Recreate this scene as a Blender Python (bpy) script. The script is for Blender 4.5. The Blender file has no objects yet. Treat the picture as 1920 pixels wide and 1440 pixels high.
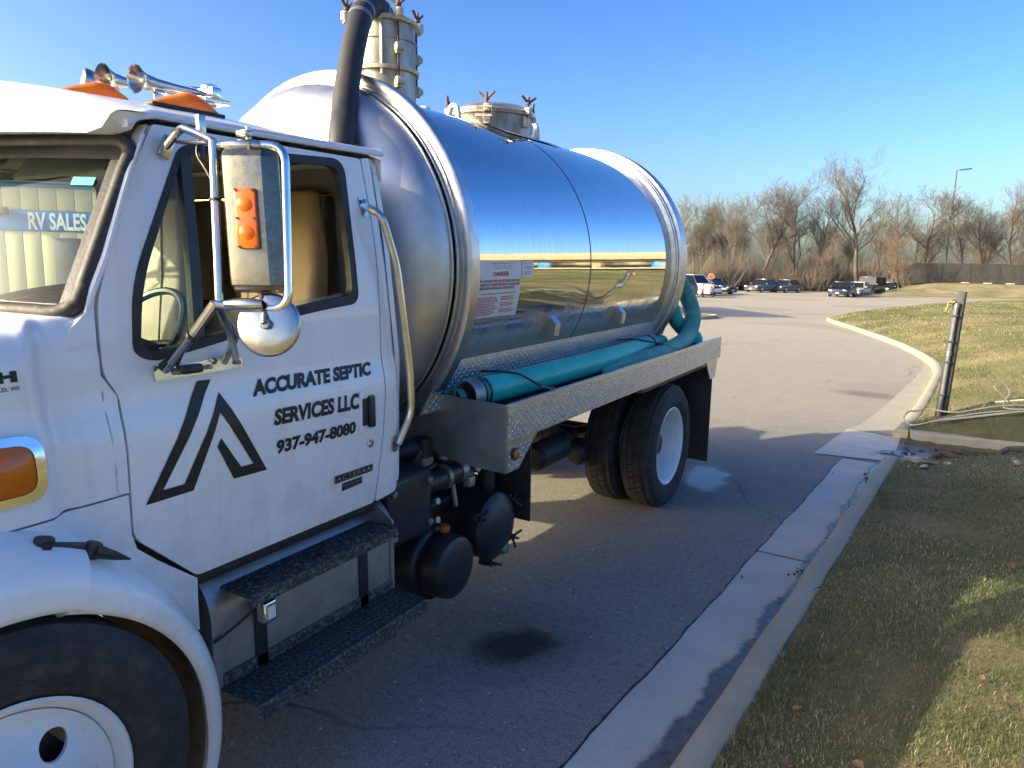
import bpy, bmesh, math, random
import numpy as np
from mathutils import Vector, Matrix, Quaternion
from mathutils.geometry import delaunay_2d_cdt
PI = math.pi; R = math.radians
S = bpy.context.scene; COL = S.collection
random.seed(7); rng = np.random.default_rng(7)

# ------------------------------------------------------------------ camera
cam_d = bpy.data.cameras.new('camera'); cam = bpy.data.objects.new('camera', cam_d); COL.objects.link(cam)
cam_d.sensor_width = 36; cam_d.lens = 36 * 1331 / 1920; cam_d.clip_start = .05; cam_d.clip_end = 4000
cam.matrix_world = Matrix.Translation((0, 0, 1.93)) @ (Matrix.Rotation(R(31.3996), 4, 'Z') @ Matrix.Rotation(R(90 - 9.26), 4, 'X') @ Matrix.Rotation(R(1.5), 4, 'Z'))
S.camera = cam

# ------------------------------------------------------------------ light
SUN_EL = R(22.3); SUN_DIR2 = Vector((-.672, -.741)).normalized()
SUN = Vector((SUN_DIR2.x * math.cos(SUN_EL), SUN_DIR2.y * math.cos(SUN_EL), math.sin(SUN_EL)))
w = bpy.data.worlds.new('World'); S.world = w; w.use_nodes = True
nt = w.node_tree; bg = nt.nodes['Background']; bg.inputs[1].default_value = .088
sk = nt.nodes.new('ShaderNodeTexSky'); sk.sky_type = 'NISHITA'; sk.sun_disc = False
sk.sun_elevation = SUN_EL; sk.sun_rotation = math.atan2(SUN_DIR2.x, SUN_DIR2.y)
sk.altitude = 250; sk.air_density = 1.0; sk.dust_density = 4.0; sk.ozone_density = 2.3
hs = nt.nodes.new('ShaderNodeHueSaturation'); hs.inputs['Saturation'].default_value = 1.22; hs.inputs['Hue'].default_value = .51
gm = nt.nodes.new('ShaderNodeGamma'); gm.inputs['Gamma'].default_value = 1.3
nt.links.new(sk.outputs[0], gm.inputs[0]); nt.links.new(gm.outputs[0], hs.inputs['Color']); nt.links.new(hs.outputs[0], bg.inputs[0])
sl = bpy.data.lights.new('sun', 'SUN'); sl.energy = 3.5; sl.angle = R(.53); sl.color = (1, .87, .6)
so = bpy.data.objects.new('sun', sl); COL.objects.link(so); so.rotation_euler = (-SUN).to_track_quat('-Z', 'Y').to_euler()
so.location = (-40, -25, 30)
vs = S.view_settings; vs.view_transform = 'Standard'; vs.look = 'None'; vs.exposure = 1.38; vs.gamma = 1; vs.use_curve_mapping = False
S.cycles.max_bounces = 8; S.cycles.transparent_max_bounces = 12; S.cycles.caustics_reflective = False
S.cycles.sample_clamp_indirect = 6; S.cycles.use_denoising = True; S.cycles.denoising_prefilter = 'ACCURATE'; S.cycles.denoising_input_passes = 'RGB_ALBEDO_NORMAL'

# ------------------------------------------------------------------ materials
class NB:
    def __init__(s, name):
        s.m = bpy.data.materials.new(name); s.m.use_nodes = True; s.t = s.m.node_tree
        s.p = s.t.nodes['Principled BSDF']; s.out = s.t.nodes['Material Output']
    def n(s, ty, **kw):
        x = s.t.nodes.new(ty)
        for k, v in kw.items(): setattr(x, k, v)
        return x
    def l(s, a, b): s.t.links.new(a, b)
    def pos(s, obj=False):
        if obj: return s.n('ShaderNodeTexCoord').outputs['Object']
        return s.n('ShaderNodeNewGeometry').outputs['Position']
    def noise(s, scale, detail=4, vec=None, rough=.55, stretch=None, dist=0):
        t = s.n('ShaderNodeTexNoise'); t.inputs['Scale'].default_value = scale; t.inputs['Detail'].default_value = detail
        t.inputs['Roughness'].default_value = rough; t.inputs['Distortion'].default_value = dist
        v = vec if vec is not None else s.pos(True)
        if stretch:
            mp = s.n('ShaderNodeMapping'); mp.inputs['Scale'].default_value = stretch; s.l(v, mp.inputs[0]); v = mp.outputs[0]
        s.l(v, t.inputs['Vector']); return t.outputs['Fac']
    def ramp(s, fac, stops):
        r = s.n('ShaderNodeValToRGB'); e = r.color_ramp.elements
        while len(e) < len(stops): e.new(.5)
        for i, (p, c) in enumerate(stops):
            e[i].position = p; e[i].color = (*c, 1) if not isinstance(c, (int, float)) else (c, c, c, 1)
        s.l(fac, r.inputs[0]); return r.outputs[0]
    def math(s, op, a, b=None, c=None):
        x = s.n('ShaderNodeMath', operation=op)
        for i, v in enumerate((a, b, c)):
            if v is None: continue
            if isinstance(v, (int, float)): x.inputs[i].default_value = v
            else: s.l(v, x.inputs[i])
        return x.outputs[0]
    def mix(s, f, a, b, mode='MIX'):
        x = s.n('ShaderNodeMix', data_type='RGBA', blend_type=mode)
        for sock, v in ((x.inputs[0], f), (x.inputs[6], a), (x.inputs[7], b)):
            if isinstance(v, (int, float)): sock.default_value = v if sock.type == 'VALUE' else (v, v, v, 1)
            elif isinstance(v, tuple): sock.default_value = (*v, 1)
            else: s.l(v, sock)
        return x.outputs[2]
    def bump(s, h, strength=.3, dist=.01):
        b = s.n('ShaderNodeBump'); b.inputs['Strength'].default_value = strength; b.inputs['Distance'].default_value = dist
        s.l(h, b.inputs['Height']); s.l(b.outputs[0], s.p.inputs['Normal']); return b
    def set(s, **kw):
        for k, v in kw.items():
            k = k.replace('_', ' ')
            i = s.p.inputs[k]
            if hasattr(v, 'is_output'): s.l(v, i)
            elif isinstance(v, tuple): i.default_value = (*v, 1) if len(v) == 3 else v
            else: i.default_value = v
        return s

def plain(name, col, rough=.5, metal=0, coat=0, var=.12, vs=6, bump=0, spec=.5, dirt=None, dirt_lo=.55, dirt_hi=.75):
    b = NB(name); n = b.noise(vs, 5)
    c = b.ramp(n, [(.3, tuple(x * (1 - var) for x in col)), (.7, tuple(min(1, x * (1 + var)) for x in col))])
    if dirt:
        d = b.noise(vs * 1.7 + 1, 8, rough=.7); f = b.ramp(d, [(dirt_lo, 0.), (dirt_hi, 1.)])
        c = b.mix(f, c, dirt)
    r = b.ramp(b.noise(vs * 2 + 3, 5), [(.3, max(.02, rough * .85)), (.7, min(1, rough * 1.15))])
    b.set(Base_Color=c, Roughness=r, Metallic=metal, Coat_Weight=coat, Coat_Roughness=.04)
    b.p.inputs['Specular IOR Level'].default_value = spec
    if bump: b.bump(b.noise(bump, 5), .25, .004)
    return b.m

M = {}
# truck paint: white enamel with faint grime
b = NB('white_enamel'); n1 = b.noise(2.2, 6); n2 = b.noise(30, 6, rough=.7)
c = b.ramp(n1, [(.35, (.80, .795, .78)), (.65, (.85, .85, .84))])
c = b.mix(b.ramp(n2, [(.62, 0.), (.9, .5)]), c, (.55, .5, .42))
oz_ = b.n('ShaderNodeSeparateXYZ'); b.l(b.pos(True), oz_.inputs[0]); n3 = b.noise(7, 7, rough=.7); n4 = b.noise(11, 6, stretch=(1, 1.6, .14), rough=.65)   # road film that thins out upwards, rain streaks
film_ = b.math('ADD', b.math('MULTIPLY', b.math('SUBTRACT', 1.22, oz_.outputs[2]), 1.1), b.math('MULTIPLY', b.math('SUBTRACT', n3, .5), 1.3))
c = b.mix(b.ramp(film_, [(.0, 0.), (.55, .42)]), c, (.36, .31, .24)); c = b.mix(b.ramp(n4, [(.55, 0.), (.78, .22)]), c, (.42, .39, .34))
n5 = b.noise(55, 3, rough=.5); c = b.mix(b.ramp(n5, [(.755, 0.), (.77, .7)]), c, (.16, .13, .11))
b.set(Base_Color=c, Roughness=b.ramp(n1, [(.3, .3), (.7, .42)]), Coat_Weight=.6, Coat_Roughness=.06); b.bump(b.noise(3, 2), .05, .02)
M['white'] = b.m
M['white_worn'] = plain('worn_white_steel', (.72, .72, .7), .4, 0, .2, .06, 8, dirt=(.3, .24, .18), dirt_lo=.6, dirt_hi=.85)
M['black'] = plain('black_plastic', (.022, .022, .023), .45, 0, 0, .3, 12, bump=60)
M['rubber'] = plain('black_rubber', (.02, .02, .021), .62, 0, 0, .3, 9, dirt=(.09, .08, .065), dirt_lo=.62, dirt_hi=.9)
M['seal'] = plain('grey_rubber_seal', (.03, .028, .026), .6, 0, 0, .3, 20, dirt=(.2, .15, .11), dirt_lo=.55, dirt_hi=.9)
M['tyre'] = plain('tyre_rubber', (.028, .027, .027), .78, 0, 0, .35, 9, bump=45, dirt=(.085, .075, .06), dirt_lo=.5, dirt_hi=.85)
M['chassis'] = plain('chassis_black', (.018, .018, .02), .55, 0, 0, .4, 7, bump=30, dirt=(.07, .055, .045), dirt_lo=.55, dirt_hi=.9)
M['machine'] = plain('machine_black_paint', (.02, .021, .024), .42, 0, 0, .3, 9, bump=25, dirt=(.08, .07, .06), dirt_lo=.6, dirt_hi=.95)
M['vinyl'] = plain('black_vinyl_decal', (.012, .011, .009), .5, 0, 0, .1)
M['red_print'] = plain('red_print', (.42, .03, .04), .5)
M['sign_white'] = plain('white_sticker', (.68, .68, .68), .45, 0, 0, .05, 20, dirt=(.4, .36, .3), dirt_lo=.6, dirt_hi=.9)
M['chrome'] = plain('chrome', (.78, .77, .74), .12, 1, 0, .08, 14, dirt=(.5, .46, .4), dirt_lo=.62, dirt_hi=.9)
M['stainless'] = plain('worn_stainless', (.52, .5, .46), .22, 1, 0, .14, 12, bump=14)
M['alu'] = plain('brushed_aluminium', (.55, .55, .54), .38, 1, 0, .15, 10, bump=40, dirt=(.3, .27, .22), dirt_lo=.62, dirt_hi=.95)
M['alu_dull'] = plain('dull_aluminium', (.34, .34, .33), .5, .75, 0, .14, 6, bump=30, dirt=(.2, .19, .17), dirt_lo=.5, dirt_hi=.9)
M['plate'] = plain('tread_plate_aluminium', (.66, .66, .65), .33, 1, 0, .08, 9, dirt=(.36, .35, .33), dirt_lo=.6, dirt_hi=.95)
M['lug'] = plain('worn_tread_lug', (.78, .78, .77), .28, 1, 0, .08, 12)
M['galv'] = plain('galvanised_grey', (.3, .3, .3), .5, .8, 0, .2, 8, bump=30)
M['rust'] = plain('rusty_steel', (.11, .06, .04), .75, .2, 0, .4, 20, bump=60)
M['cream_steel'] = plain('weathered_cream_steel', (.55, .5, .4), .5, .3, 0, .15, 8, dirt=(.2, .14, .09), dirt_lo=.55, dirt_hi=.8)
M['amber'] = plain('amber_lens', (.95, .33, .012), .18, 0, .6, .1, 20)
M['amber_dark'] = plain('amber_lens_deep', (.75, .2, .012), .2, 0, .5, .15, 30)
for k in ('amber', 'amber_dark'):      # coloured plastic that lets some light through
    t_ = M[k].node_tree; p_ = t_.nodes['Principled BSDF']; tl_ = t_.nodes.new('ShaderNodeBsdfTranslucent'); mx_ = t_.nodes.new('ShaderNodeMixShader'); mx_.inputs[0].default_value = .35
    tl_.inputs[0].default_value = (1, .34, .01, 1); t_.links.new(p_.outputs[0], mx_.inputs[1]); t_.links.new(tl_.outputs[0], mx_.inputs[2]); t_.links.new(mx_.outputs[0], t_.nodes['Material Output'].inputs[0])
M['signal'] = plain('turn_signal_lens', (.85, .15, .008), .2, 0, .5, .1, 20)
M['tan'] = plain('tan_leather', (.62, .38, .17), .5, 0, 0, .12, 8, bump=90)
M['beige'] = plain('beige_vinyl', (.45, .38, .26), .55, 0, 0, .1, 8, bump=90)
M['dash'] = plain('dashboard_plastic', (.07, .07, .062), .6, 0, 0, .2, 9, bump=120)
M['liner'] = plain('headliner', (.22, .2, .17), .85, 0, 0, .1, 8)
M['paper'] = plain('paper', (.7, .7, .66), .7, 0, 0, .04)
M['teal_tape'] = plain('teal_sticker', (.03, .3, .27), .4)
M['dirt_liner'] = plain('dirty_wheel_liner', (.2, .14, .085), .85, 0, 0, .35, 7, bump=25, dirt=(.03, .022, .015), dirt_lo=.55, dirt_hi=.8)
M['orange'] = plain('orange_plastic', (.6, .1, .02), .45)
M['gauge_face'] = plain('gauge_face', (.45, .45, .36), .4)

# polished tank sheet: slight waviness, faint water streaks
b = NB('polished_steel'); st = b.noise(26, 6, stretch=(.5, 1.6, .12), rough=.65)
sp = b.noise(140, 4, rough=.6)
c = b.ramp(st, [(.35, (.55, .56, .56)), (.62, (.61, .62, .62))])
ro = b.ramp(b.noise(9, 6, stretch=(.6, 1.2, .25), rough=.7), [(.5, .03), (.8, .075)])
b.set(Base_Color=c, Roughness=ro, Metallic=1.)
sz = b.n('ShaderNodeSeparateXYZ'); b.l(b.pos(True), sz.inputs[0]); gr_ = b.math('ADD', sz.outputs[2], b.math('MULTIPLY', b.noise(4, 6, stretch=(1, 1, .6), rough=.7), .5))   # road film on the lower flank, its colour also painted to lift the dark reflection
fl_ = b.ramp(b.math('MULTIPLY', gr_, .5), [(.92, 1.), (1.03, 0.)]); ro = b.math('ADD', ro, b.math('MULTIPLY', fl_, .22)); b.set(Roughness=ro, Base_Color=b.mix(b.math('MULTIPLY', fl_, .7), c, (.42, .41, .385)), Metallic=b.math('SUBTRACT', 1, b.math('MULTIPLY', fl_, .5)))
b.bump(b.math('ADD', b.noise(1.4, 2, stretch=(1, 1.1, .6)), b.math('MULTIPLY', b.noise(5, 2, stretch=(1, .7, .5)), .06)), .11, .03); M['mirror_tank'] = b.m
b = NB('satin_steel'); st = b.noise(14, 6, rough=.7)
b.set(Base_Color=b.ramp(st, [(.3, (.50, .50, .485)), (.7, (.60, .60, .585))]), Roughness=b.ramp(b.noise(5, 5), [(.35, .42), (.7, .55)]), Metallic=1.)
b.bump(b.noise(220, 3), .12, .001); M['satin'] = b.m
b = NB('scratched_mirror_back'); st = b.noise(40, 6, rough=.75)
b.set(Base_Color=b.ramp(st, [(.35, (.24, .225, .18)), (.68, (.18, .17, .135))]), Roughness=b.ramp(st, [(.4, .24), (.7, .5)]), Metallic=1.); M['mirror_back'] = b.m
b = NB('weathered_tower_steel'); st = b.noise(3.5, 6, stretch=(1.6, 1.6, .7), rough=.65); s2 = b.noise(18, 6, stretch=(1, 1, .15), rough=.7)
c = b.ramp(st, [(.35, (.22, .2, .17)), (.5, (.42, .4, .35)), (.66, (.62, .6, .54))]); c = b.mix(b.ramp(s2, [(.55, 0.), (.75, .6)]), c, (.2, .18, .15))
b.set(Base_Color=c, Roughness=.5, Metallic=.55); b.bump(s2, .2, .004); M['tower'] = b.m

def glass(name, tint, ior=1.5, dust=.0):
    b = NB(name); t = b.n('ShaderNodeBsdfTransparent'); t.inputs[0].default_value = (*tint, 1)
    g = b.n('ShaderNodeBsdfGlossy'); g.inputs['Roughness'].default_value = .01; g.inputs[0].default_value = (.95, .97, .98, 1)
    fr = b.n('ShaderNodeFresnel'); fr.inputs[0].default_value = ior
    mx = b.n('ShaderNodeMixShader'); b.l(fr.outputs[0], mx.inputs[0]); b.l(t.outputs[0], mx.inputs[1]); b.l(g.outputs[0], mx.inputs[2])
    last = mx.outputs[0]
    if dust:
        d = b.n('ShaderNodeBsdfDiffuse'); d.inputs[0].default_value = (.5, .48, .42, 1)
        m2 = b.n('ShaderNodeMixShader'); b.l(b.ramp(b.noise(5, 7, rough=.7), [(.45, 0.), (.8, dust)]), m2.inputs[0]); b.l(last, m2.inputs[1]); b.l(d.outputs[0], m2.inputs[2]); last = m2.outputs[0]
    b.l(last, b.out.inputs[0]); return b.m
M['glass'] = glass('tinted_window_glass', (.66, .77, .72), 1.38, .008)
M['wind_glass'] = glass('windscreen_glass', (.70, .84, .76), 1.22, .01)
M['dark_glass'] = plain('dark_car_glass', (.012, .014, .016), .05, 0, 0, .1)

# ------------------------------------------------------------------ mesh helpers
def mk(name, geo, mat, parent=None, smooth=35, flip=False, **tags):
    """geo = list of (verts, faces); one mesh object"""
    V = []; F = []
    for v, f in geo:
        o = len(V); V.extend(v); F.extend([tuple(i + o for i in q) for q in f])
    me = bpy.data.meshes.new(name); me.from_pydata(V, [], F); me.update()
    return link(name, me, mat, parent, smooth, **tags)
def link(name, me, mat, parent=None, smooth=35, **tags):
    if mat is not None and not me.materials: me.materials.append(M[mat] if isinstance(mat, str) else mat)
    if smooth:
        me.shade_smooth(); me.set_sharp_from_angle(angle=R(smooth))
    o = bpy.data.objects.new(name, me); COL.objects.link(o)
    if parent is not None: o.parent = parent
    for k, v in tags.items(): o[k] = v
    return o
def thing(name, label, cat, loc=(0, 0, 0), rot=(0, 0, 0), group=None):
    o = bpy.data.objects.new(name, None); COL.objects.link(o); o.location = loc; o.rotation_euler = rot
    o.empty_display_size = .1; o['label'] = label; o['category'] = cat
    if group: o['group'] = group
    return o
def part(name, parent):
    o = bpy.data.objects.new(name, None); COL.objects.link(o); o.parent = parent; o.empty_display_size = .05; return o
def dup(o, parent=None, **tags):
    c = o.copy(); COL.objects.link(c)
    if parent is not None: c.parent = parent
    for k, v in tags.items(): c[k] = v
    for ch in list(o.children): dup(ch, c)
    return c
def from_bm(bm):
    bm.verts.index_update(); V = [tuple(v.co) for v in bm.verts]; F = [tuple(v.index for v in f.verts) for f in bm.faces]; bm.free(); return V, F
def box(c, s, bev=0, seg=2, rot=None):
    bm = bmesh.new(); bmesh.ops.create_cube(bm, size=1)
    for v in bm.verts: v.co = Vector((v.co.x * s[0], v.co.y * s[1], v.co.z * s[2]))
    if bev: bmesh.ops.bevel(bm, geom=bm.edges[:], offset=bev, segments=seg, affect='EDGES', profile=.5)
    if rot is not None:
        q = rot if isinstance(rot, Matrix) else Matrix.Rotation(rot[1], 3, rot[0])
        for v in bm.verts: v.co = q @ v.co
    for v in bm.verts: v.co += Vector(c)
    return from_bm(bm)
def catmull(P, n=6, closed=False):
    P = [Vector(p) for p in P]; out = []
    N = len(P); rngi = range(N if closed else N - 1)
    for i in rngi:
        p1 = P[i]; p2 = P[(i + 1) % N]
        p0 = P[i - 1] if (i > 0 or closed) else p1 * 2 - p2
        p3 = P[(i + 2) % N] if (i + 2 < N or closed) else p2 * 2 - p1
        for k in range(n):
            t = k / n
            out.append(.5 * ((2 * p1) + (p2 - p0) * t + (2 * p0 - 5 * p1 + 4 * p2 - p3) * t * t + (3 * p1 - p0 - 3 * p2 + p3) * t ** 3))
    if not closed: out.append(P[-1])
    return out
def fillet(P, r=.03, n=5):
    """polyline with rounded corners"""
    P = [Vector(p) for p in P]; out = [P[0]]
    for a, b_, c in zip(P, P[1:], P[2:]):
        d1 = (a - b_); d2 = (c - b_); rr = min(r, d1.length * .49, d2.length * .49)
        p1 = b_ + d1.normalized() * rr; p2 = b_ + d2.normalized() * rr
        for k in range(n + 1):
            t = k / n; out.append(p1 * (1 - t) ** 2 + b_ * 2 * t * (1 - t) + p2 * t * t)
    out.append(P[-1]); return out
def tube(P, r, seg=10, closed=False, cap=True):
    P = [Vector(p) for p in P]; N = len(P); V = []; F = []
    rad = r if hasattr(r, '__len__') else [r] * N
    up = None
    for i in range(N):
        if closed: d = P[(i + 1) % N] - P[i - 1]
        else: d = P[min(i + 1, N - 1)] - P[max(i - 1, 0)]
        if d.length < 1e-9: d = Vector((0, 0, 1))
        d.normalize()
        if up is None:
            up = Vector((0, 0, 1)) if abs(d.z) < .9 else Vector((1, 0, 0))
        up = (up - d * up.dot(d)); 
        if up.length < 1e-6: up = d.orthogonal()
        up.normalize(); sd = d.cross(up)
        for k in range(seg):
            a = 2 * PI * k / seg; V.append(tuple(P[i] + (up * math.cos(a) + sd * math.sin(a)) * rad[i]))
    for i in range(N if closed else N - 1):
        j = (i + 1) % N
        for k in range(seg):
            k2 = (k + 1) % seg; F.append((i * seg + k, i * seg + k2, j * seg + k2, j * seg + k))
    if cap and not closed:
        F.append(tuple(reversed(range(seg)))); F.append(tuple((N - 1) * seg + k for k in range(seg)))
    return V, F
def frame_to(d):
    return Vector((0, 0, 1)).rotation_difference(Vector(d).normalized()).to_matrix()
def lathe(prof, c=(0, 0, 0), axis=(0, 0, 1), seg=32, a0=0, a1=2 * PI):
    """profile of (radius, height along axis)"""
    m = frame_to(axis); c = Vector(c); V = []; F = []; full = abs(a1 - a0 - 2 * PI) < 1e-6
    n = seg if full else seg + 1
    for r, h in prof:
        for k in range(n):
            a = a0 + (a1 - a0) * k / seg; V.append(tuple(c + m @ Vector((r * math.cos(a), r * math.sin(a), h))))
    for i in range(len(prof) - 1):
        for k in range(seg):
            k2 = (k + 1) % n if full else k + 1
            F.append((i * n + k, i * n + k2, (i + 1) * n + k2, (i + 1) * n + k))
    return V, F
def cyl(c, axis, r, h0, h1, seg=20, ch=0):
    if ch: return lathe([(0, h0), (r - ch, h0), (r, h0 + ch), (r, h1 - ch), (r - ch, h1), (0, h1)], c, axis, seg)
    return lathe([(0, h0), (r, h0), (r, h1), (0, h1)], c, axis, seg)
def prism(poly, ax, a, b_):
    """2-D polygon extruded along ax ('x': poly=(y,z); 'y': poly=(x,z); 'z': poly=(x,y))"""
    def P(p, t): return {'x': (t, p[0], p[1]), 'y': (p[0], t, p[1]), 'z': (p[0], p[1], t)}[ax]
    n = len(poly); V = [P(p, a) for p in poly] + [P(p, b_) for p in poly]
    F = [(i, (i + 1) % n, n + (i + 1) % n, n + i) for i in range(n)] + [tuple(reversed(range(n))), tuple(range(n, 2 * n))]
    bm = bmesh.new(); vs_ = [bm.verts.new(v) for v in V]
    for f in F: bm.faces.new([vs_[i] for i in f])
    bmesh.ops.recalc_face_normals(bm, faces=bm.faces[:]); return from_bm(bm)
def rpoly(P, r=.03, n=5):
    """closed polygon with rounded corners; r may be a list"""
    P = [Vector((*p, 0)) for p in P]; N = len(P); out = []
    rs = r if hasattr(r, '__len__') else [r] * N
    for i in range(N):
        a, b_, c = P[i - 1], P[i], P[(i + 1) % N]; d1 = a - b_; d2 = c - b_
        rr = min(rs[i], d1.length * .49, d2.length * .49)
        if rr < 1e-4: out.append((b_.x, b_.y)); continue
        p1 = b_ + d1.normalized() * rr; p2 = b_ + d2.normalized() * rr
        for k in range(n + 1):
            t = k / n; q = p1 * (1 - t) ** 2 + b_ * 2 * t * (1 - t) + p2 * t * t; out.append((q.x, q.y))
    return out
def sheet(outline, holes=(), f=lambda y, z: 0, t=.02, gy=.1, gz=.07, sx=1):
    """panel in the (y, z) plane with holes, pressed onto the surface x = f(y, z); t = folded-in edge"""
    bm = bmesh.new(); E = []
    for loop in [outline, *holes]:
        vs_ = [bm.verts.new((0, y, z)) for y, z in loop]
        E += [bm.edges.new((vs_[i], vs_[(i + 1) % len(vs_)])) for i in range(len(vs_))]
    bmesh.ops.triangle_fill(bm, use_beauty=True, edges=E, normal=(1, 0, 0))
    ys = [p[0] for p in outline]; zs = [p[1] for p in outline]
    for lo, hi, g, no in ((min(ys), max(ys), gy, (0, 1, 0)), (min(zs), max(zs), gz, (0, 0, 1))):
        if not g: continue
        k = math.floor(lo / g) * g + g
        while k < hi:
            bmesh.ops.bisect_plane(bm, geom=bm.verts[:] + bm.edges[:] + bm.faces[:], plane_co=tuple(k * c for c in no), plane_no=no, dist=1e-5); k += g
    for fc in bm.faces:
        fc.normal_update()
        if fc.normal.x < 0: fc.normal_flip()
    if t:
        be = [e for e in bm.edges if len(e.link_faces) == 1]
        r_ = bmesh.ops.extrude_edge_only(bm, edges=be)
        nv = {v for v in r_['geom'] if isinstance(v, bmesh.types.BMVert)}
    else: nv = set()
    for v in bm.verts:
        x = f(v.co.y, v.co.z) - (t if v in nv else 0); v.co.x = x * sx
    bmesh.ops.recalc_face_normals(bm, faces=bm.faces[:])
    # make sure the outer face looks outwards
    big = max(bm.faces, key=lambda q: q.calc_area())
    big.normal_update()
    if big.normal.x * sx < 0: bmesh.ops.reverse_faces(bm, faces=bm.faces[:])
    return from_bm(bm)
def grid(fn, us, vs_):
    V = [tuple(fn(u, v)) for v in vs_ for u in us]; n = len(us)
    F = [(j * n + i, j * n + i + 1, (j + 1) * n + i + 1, (j + 1) * n + i) for j in range(len(vs_) - 1) for i in range(n - 1)]
    return V, F
def mirx(g): return [(-x, y, z) for x, y, z in g[0]], [tuple(reversed(q)) for q in g[1]]
def moved(g, m):
    return [tuple(m @ Vector(v)) for v in g[0]], g[1]
def lin(a, b_, n): return [a + (b_ - a) * i / (n - 1) for i in range(n)]
def smooth01(x):
    x = min(1, max(0, x)); return x * x * (3 - 2 * x)
def text_geo(txt, bold=.0, spacing=1.0):
    cu = bpy.data.curves.new('lettering', 'FONT'); cu.body = txt; cu.size = 1; cu.offset = bold; cu.resolution_u = 3; cu.space_character = spacing
    o = bpy.data.objects.new('lettering', cu); COL.objects.link(o); bpy.context.view_layer.update()
    me = bpy.data.meshes.new_from_object(o); V = [tuple(v.co) for v in me.vertices]; F = [tuple(p.vertices) for p in me.polygons]
    bpy.data.objects.remove(o); bpy.data.curves.remove(cu); bpy.data.meshes.remove(me)
    x = [v[0] for v in V]; y = [v[1] for v in V]; x0, x1, y0, y1 = min(x), max(x), min(y), max(y)
    return [((a - x0) / (x1 - x0), (c - y0) / (y1 - y0)) for a, c, _ in V], F
def text_on(txt, fn, bold=.0, spacing=1.0):
    """fn maps unit square (u, v) to space"""
    uv, F = text_geo(txt, bold, spacing); return [tuple(fn(u, v)) for u, v in uv], F
def bilerp(c00, c10, c11, c01):
    return lambda u, v: ((c00[0] * (1 - u) + c10[0] * u) * (1 - v) + (c01[0] * (1 - u) + c11[0] * u) * v, (c00[1] * (1 - u) + c10[1] * u) * (1 - v) + (c01[1] * (1 - u) + c11[1] * u) * v)

# =================================================================== THE SETTING
STR = dict(kind='structure')
def resample(P, step):
    out = [P[0]]
    for a, c in zip(P, P[1:]):
        n = max(1, int(math.hypot(c[0] - a[0], c[1] - a[1]) / step))
        out += [(a[0] + (c[0] - a[0]) * i / n, a[1] + (c[1] - a[1]) * i / n) for i in range(1, n + 1)]
    return out
def smooth2(P, n=5): return [(p.x, p.y) for p in catmull([(*p, 0) for p in P], n)]
def dist_poly(X, Y, P):
    P = np.array(P); d = np.full(np.shape(X), 1e9)
    for a, c in zip(P[:-1], P[1:]):
        ab = c - a; L = max(1e-12, (ab ** 2).sum()); t = np.clip(((X - a[0]) * ab[0] + (Y - a[1]) * ab[1]) / L, 0, 1)
        d = np.minimum(d, np.hypot(X - a[0] - t * ab[0], Y - a[1] - t * ab[1]))
    return d
def inside(X, Y, P):
    r = np.zeros(np.shape(X), bool); n = len(P)
    for i in range(n):
        x1, y1 = P[i - 1]; x2, y2 = P[i]
        if y1 == y2: continue
        r ^= ((y1 > Y) != (y2 > Y)) & (X < (x2 - x1) * (Y - y1) / (y2 - y1) + x1)
    return r

# back line of the street kerb, from behind the camera to the tip of the lawn and round it
KB_NEAR = [(-2.72, -40), (-.57, 2.42), (-.285, 8.15)]
KB_FAR = smooth2([(-.275, 9.66), (-.15, 11.5), (-.02, 15.0), (-.0, 17.0), (-.2, 19.2), (-1.11, 23.4), (-3.06, 29.7), (-4.15, 33.0), (-4.5, 34.6), (-4.3, 36.6), (-4.0, 39.6), (-2.2, 50), (.8, 64), (6.0, 73), (16, 81), (60, 101)], 5)
EDGE1 = KB_NEAR + KB_FAR
LAWN = EDGE1 + [(160, 140), (160, -40)]
def lawn_h(X, Y):
    d = dist_poly(X, Y, EDGE1)
    h = .125 + .40 * (1 - np.exp(-d / 1.15)) + .033 * np.minimum(d, 46)
    h = h * (1 + .0) + .03 * np.sin(X * 1.7 + Y * .6) * np.minimum(1, d / 2) + .02 * np.sin(X * .9 - Y * 1.9) * np.minimum(1, d / 2)
    s1_ = np.clip((9.74 + .12 * X - Y) / .16, 0, 1); s2_ = np.clip((Y - 7.85 - .1 * X) / .45, 0, 1); sw = s1_ * s1_ * (3 - 2 * s1_) * s2_ * s2_ * (3 - 2 * s2_) * np.clip(1.25 - X / 6, 0, 1)
    return h * (1 - sw) + (.012 + .03 * np.maximum(0, X)) * sw
def terrain(name, bound, hfun, pts, mat, step):
    B = resample(bound + [bound[0]], step)[:-1]; n = len(B)
    P = [Vector(p) for p in B] + [Vector(p) for p in pts]
    E_ = [(i, (i + 1) % n) for i in range(n)]
    r = delaunay_2d_cdt(P, E_, [list(range(n))], 1, 1e-5)
    V = np.array([tuple(v) for v in r[0]]); Z = hfun(V[:, 0], V[:, 1])
    F = []
    for f in r[2]:
        a, c, d = (V[i] for i in f[:3])
        cr = (c[0] - a[0]) * (d[1] - a[1]) - (c[1] - a[1]) * (d[0] - a[0])
        F.append(tuple(f) if cr > 0 else tuple(reversed(f)))
    return mk(name, [([(x, y, z) for (x, y), z in zip(V, Z)], F)], mat, smooth=60, **STR)

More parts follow.
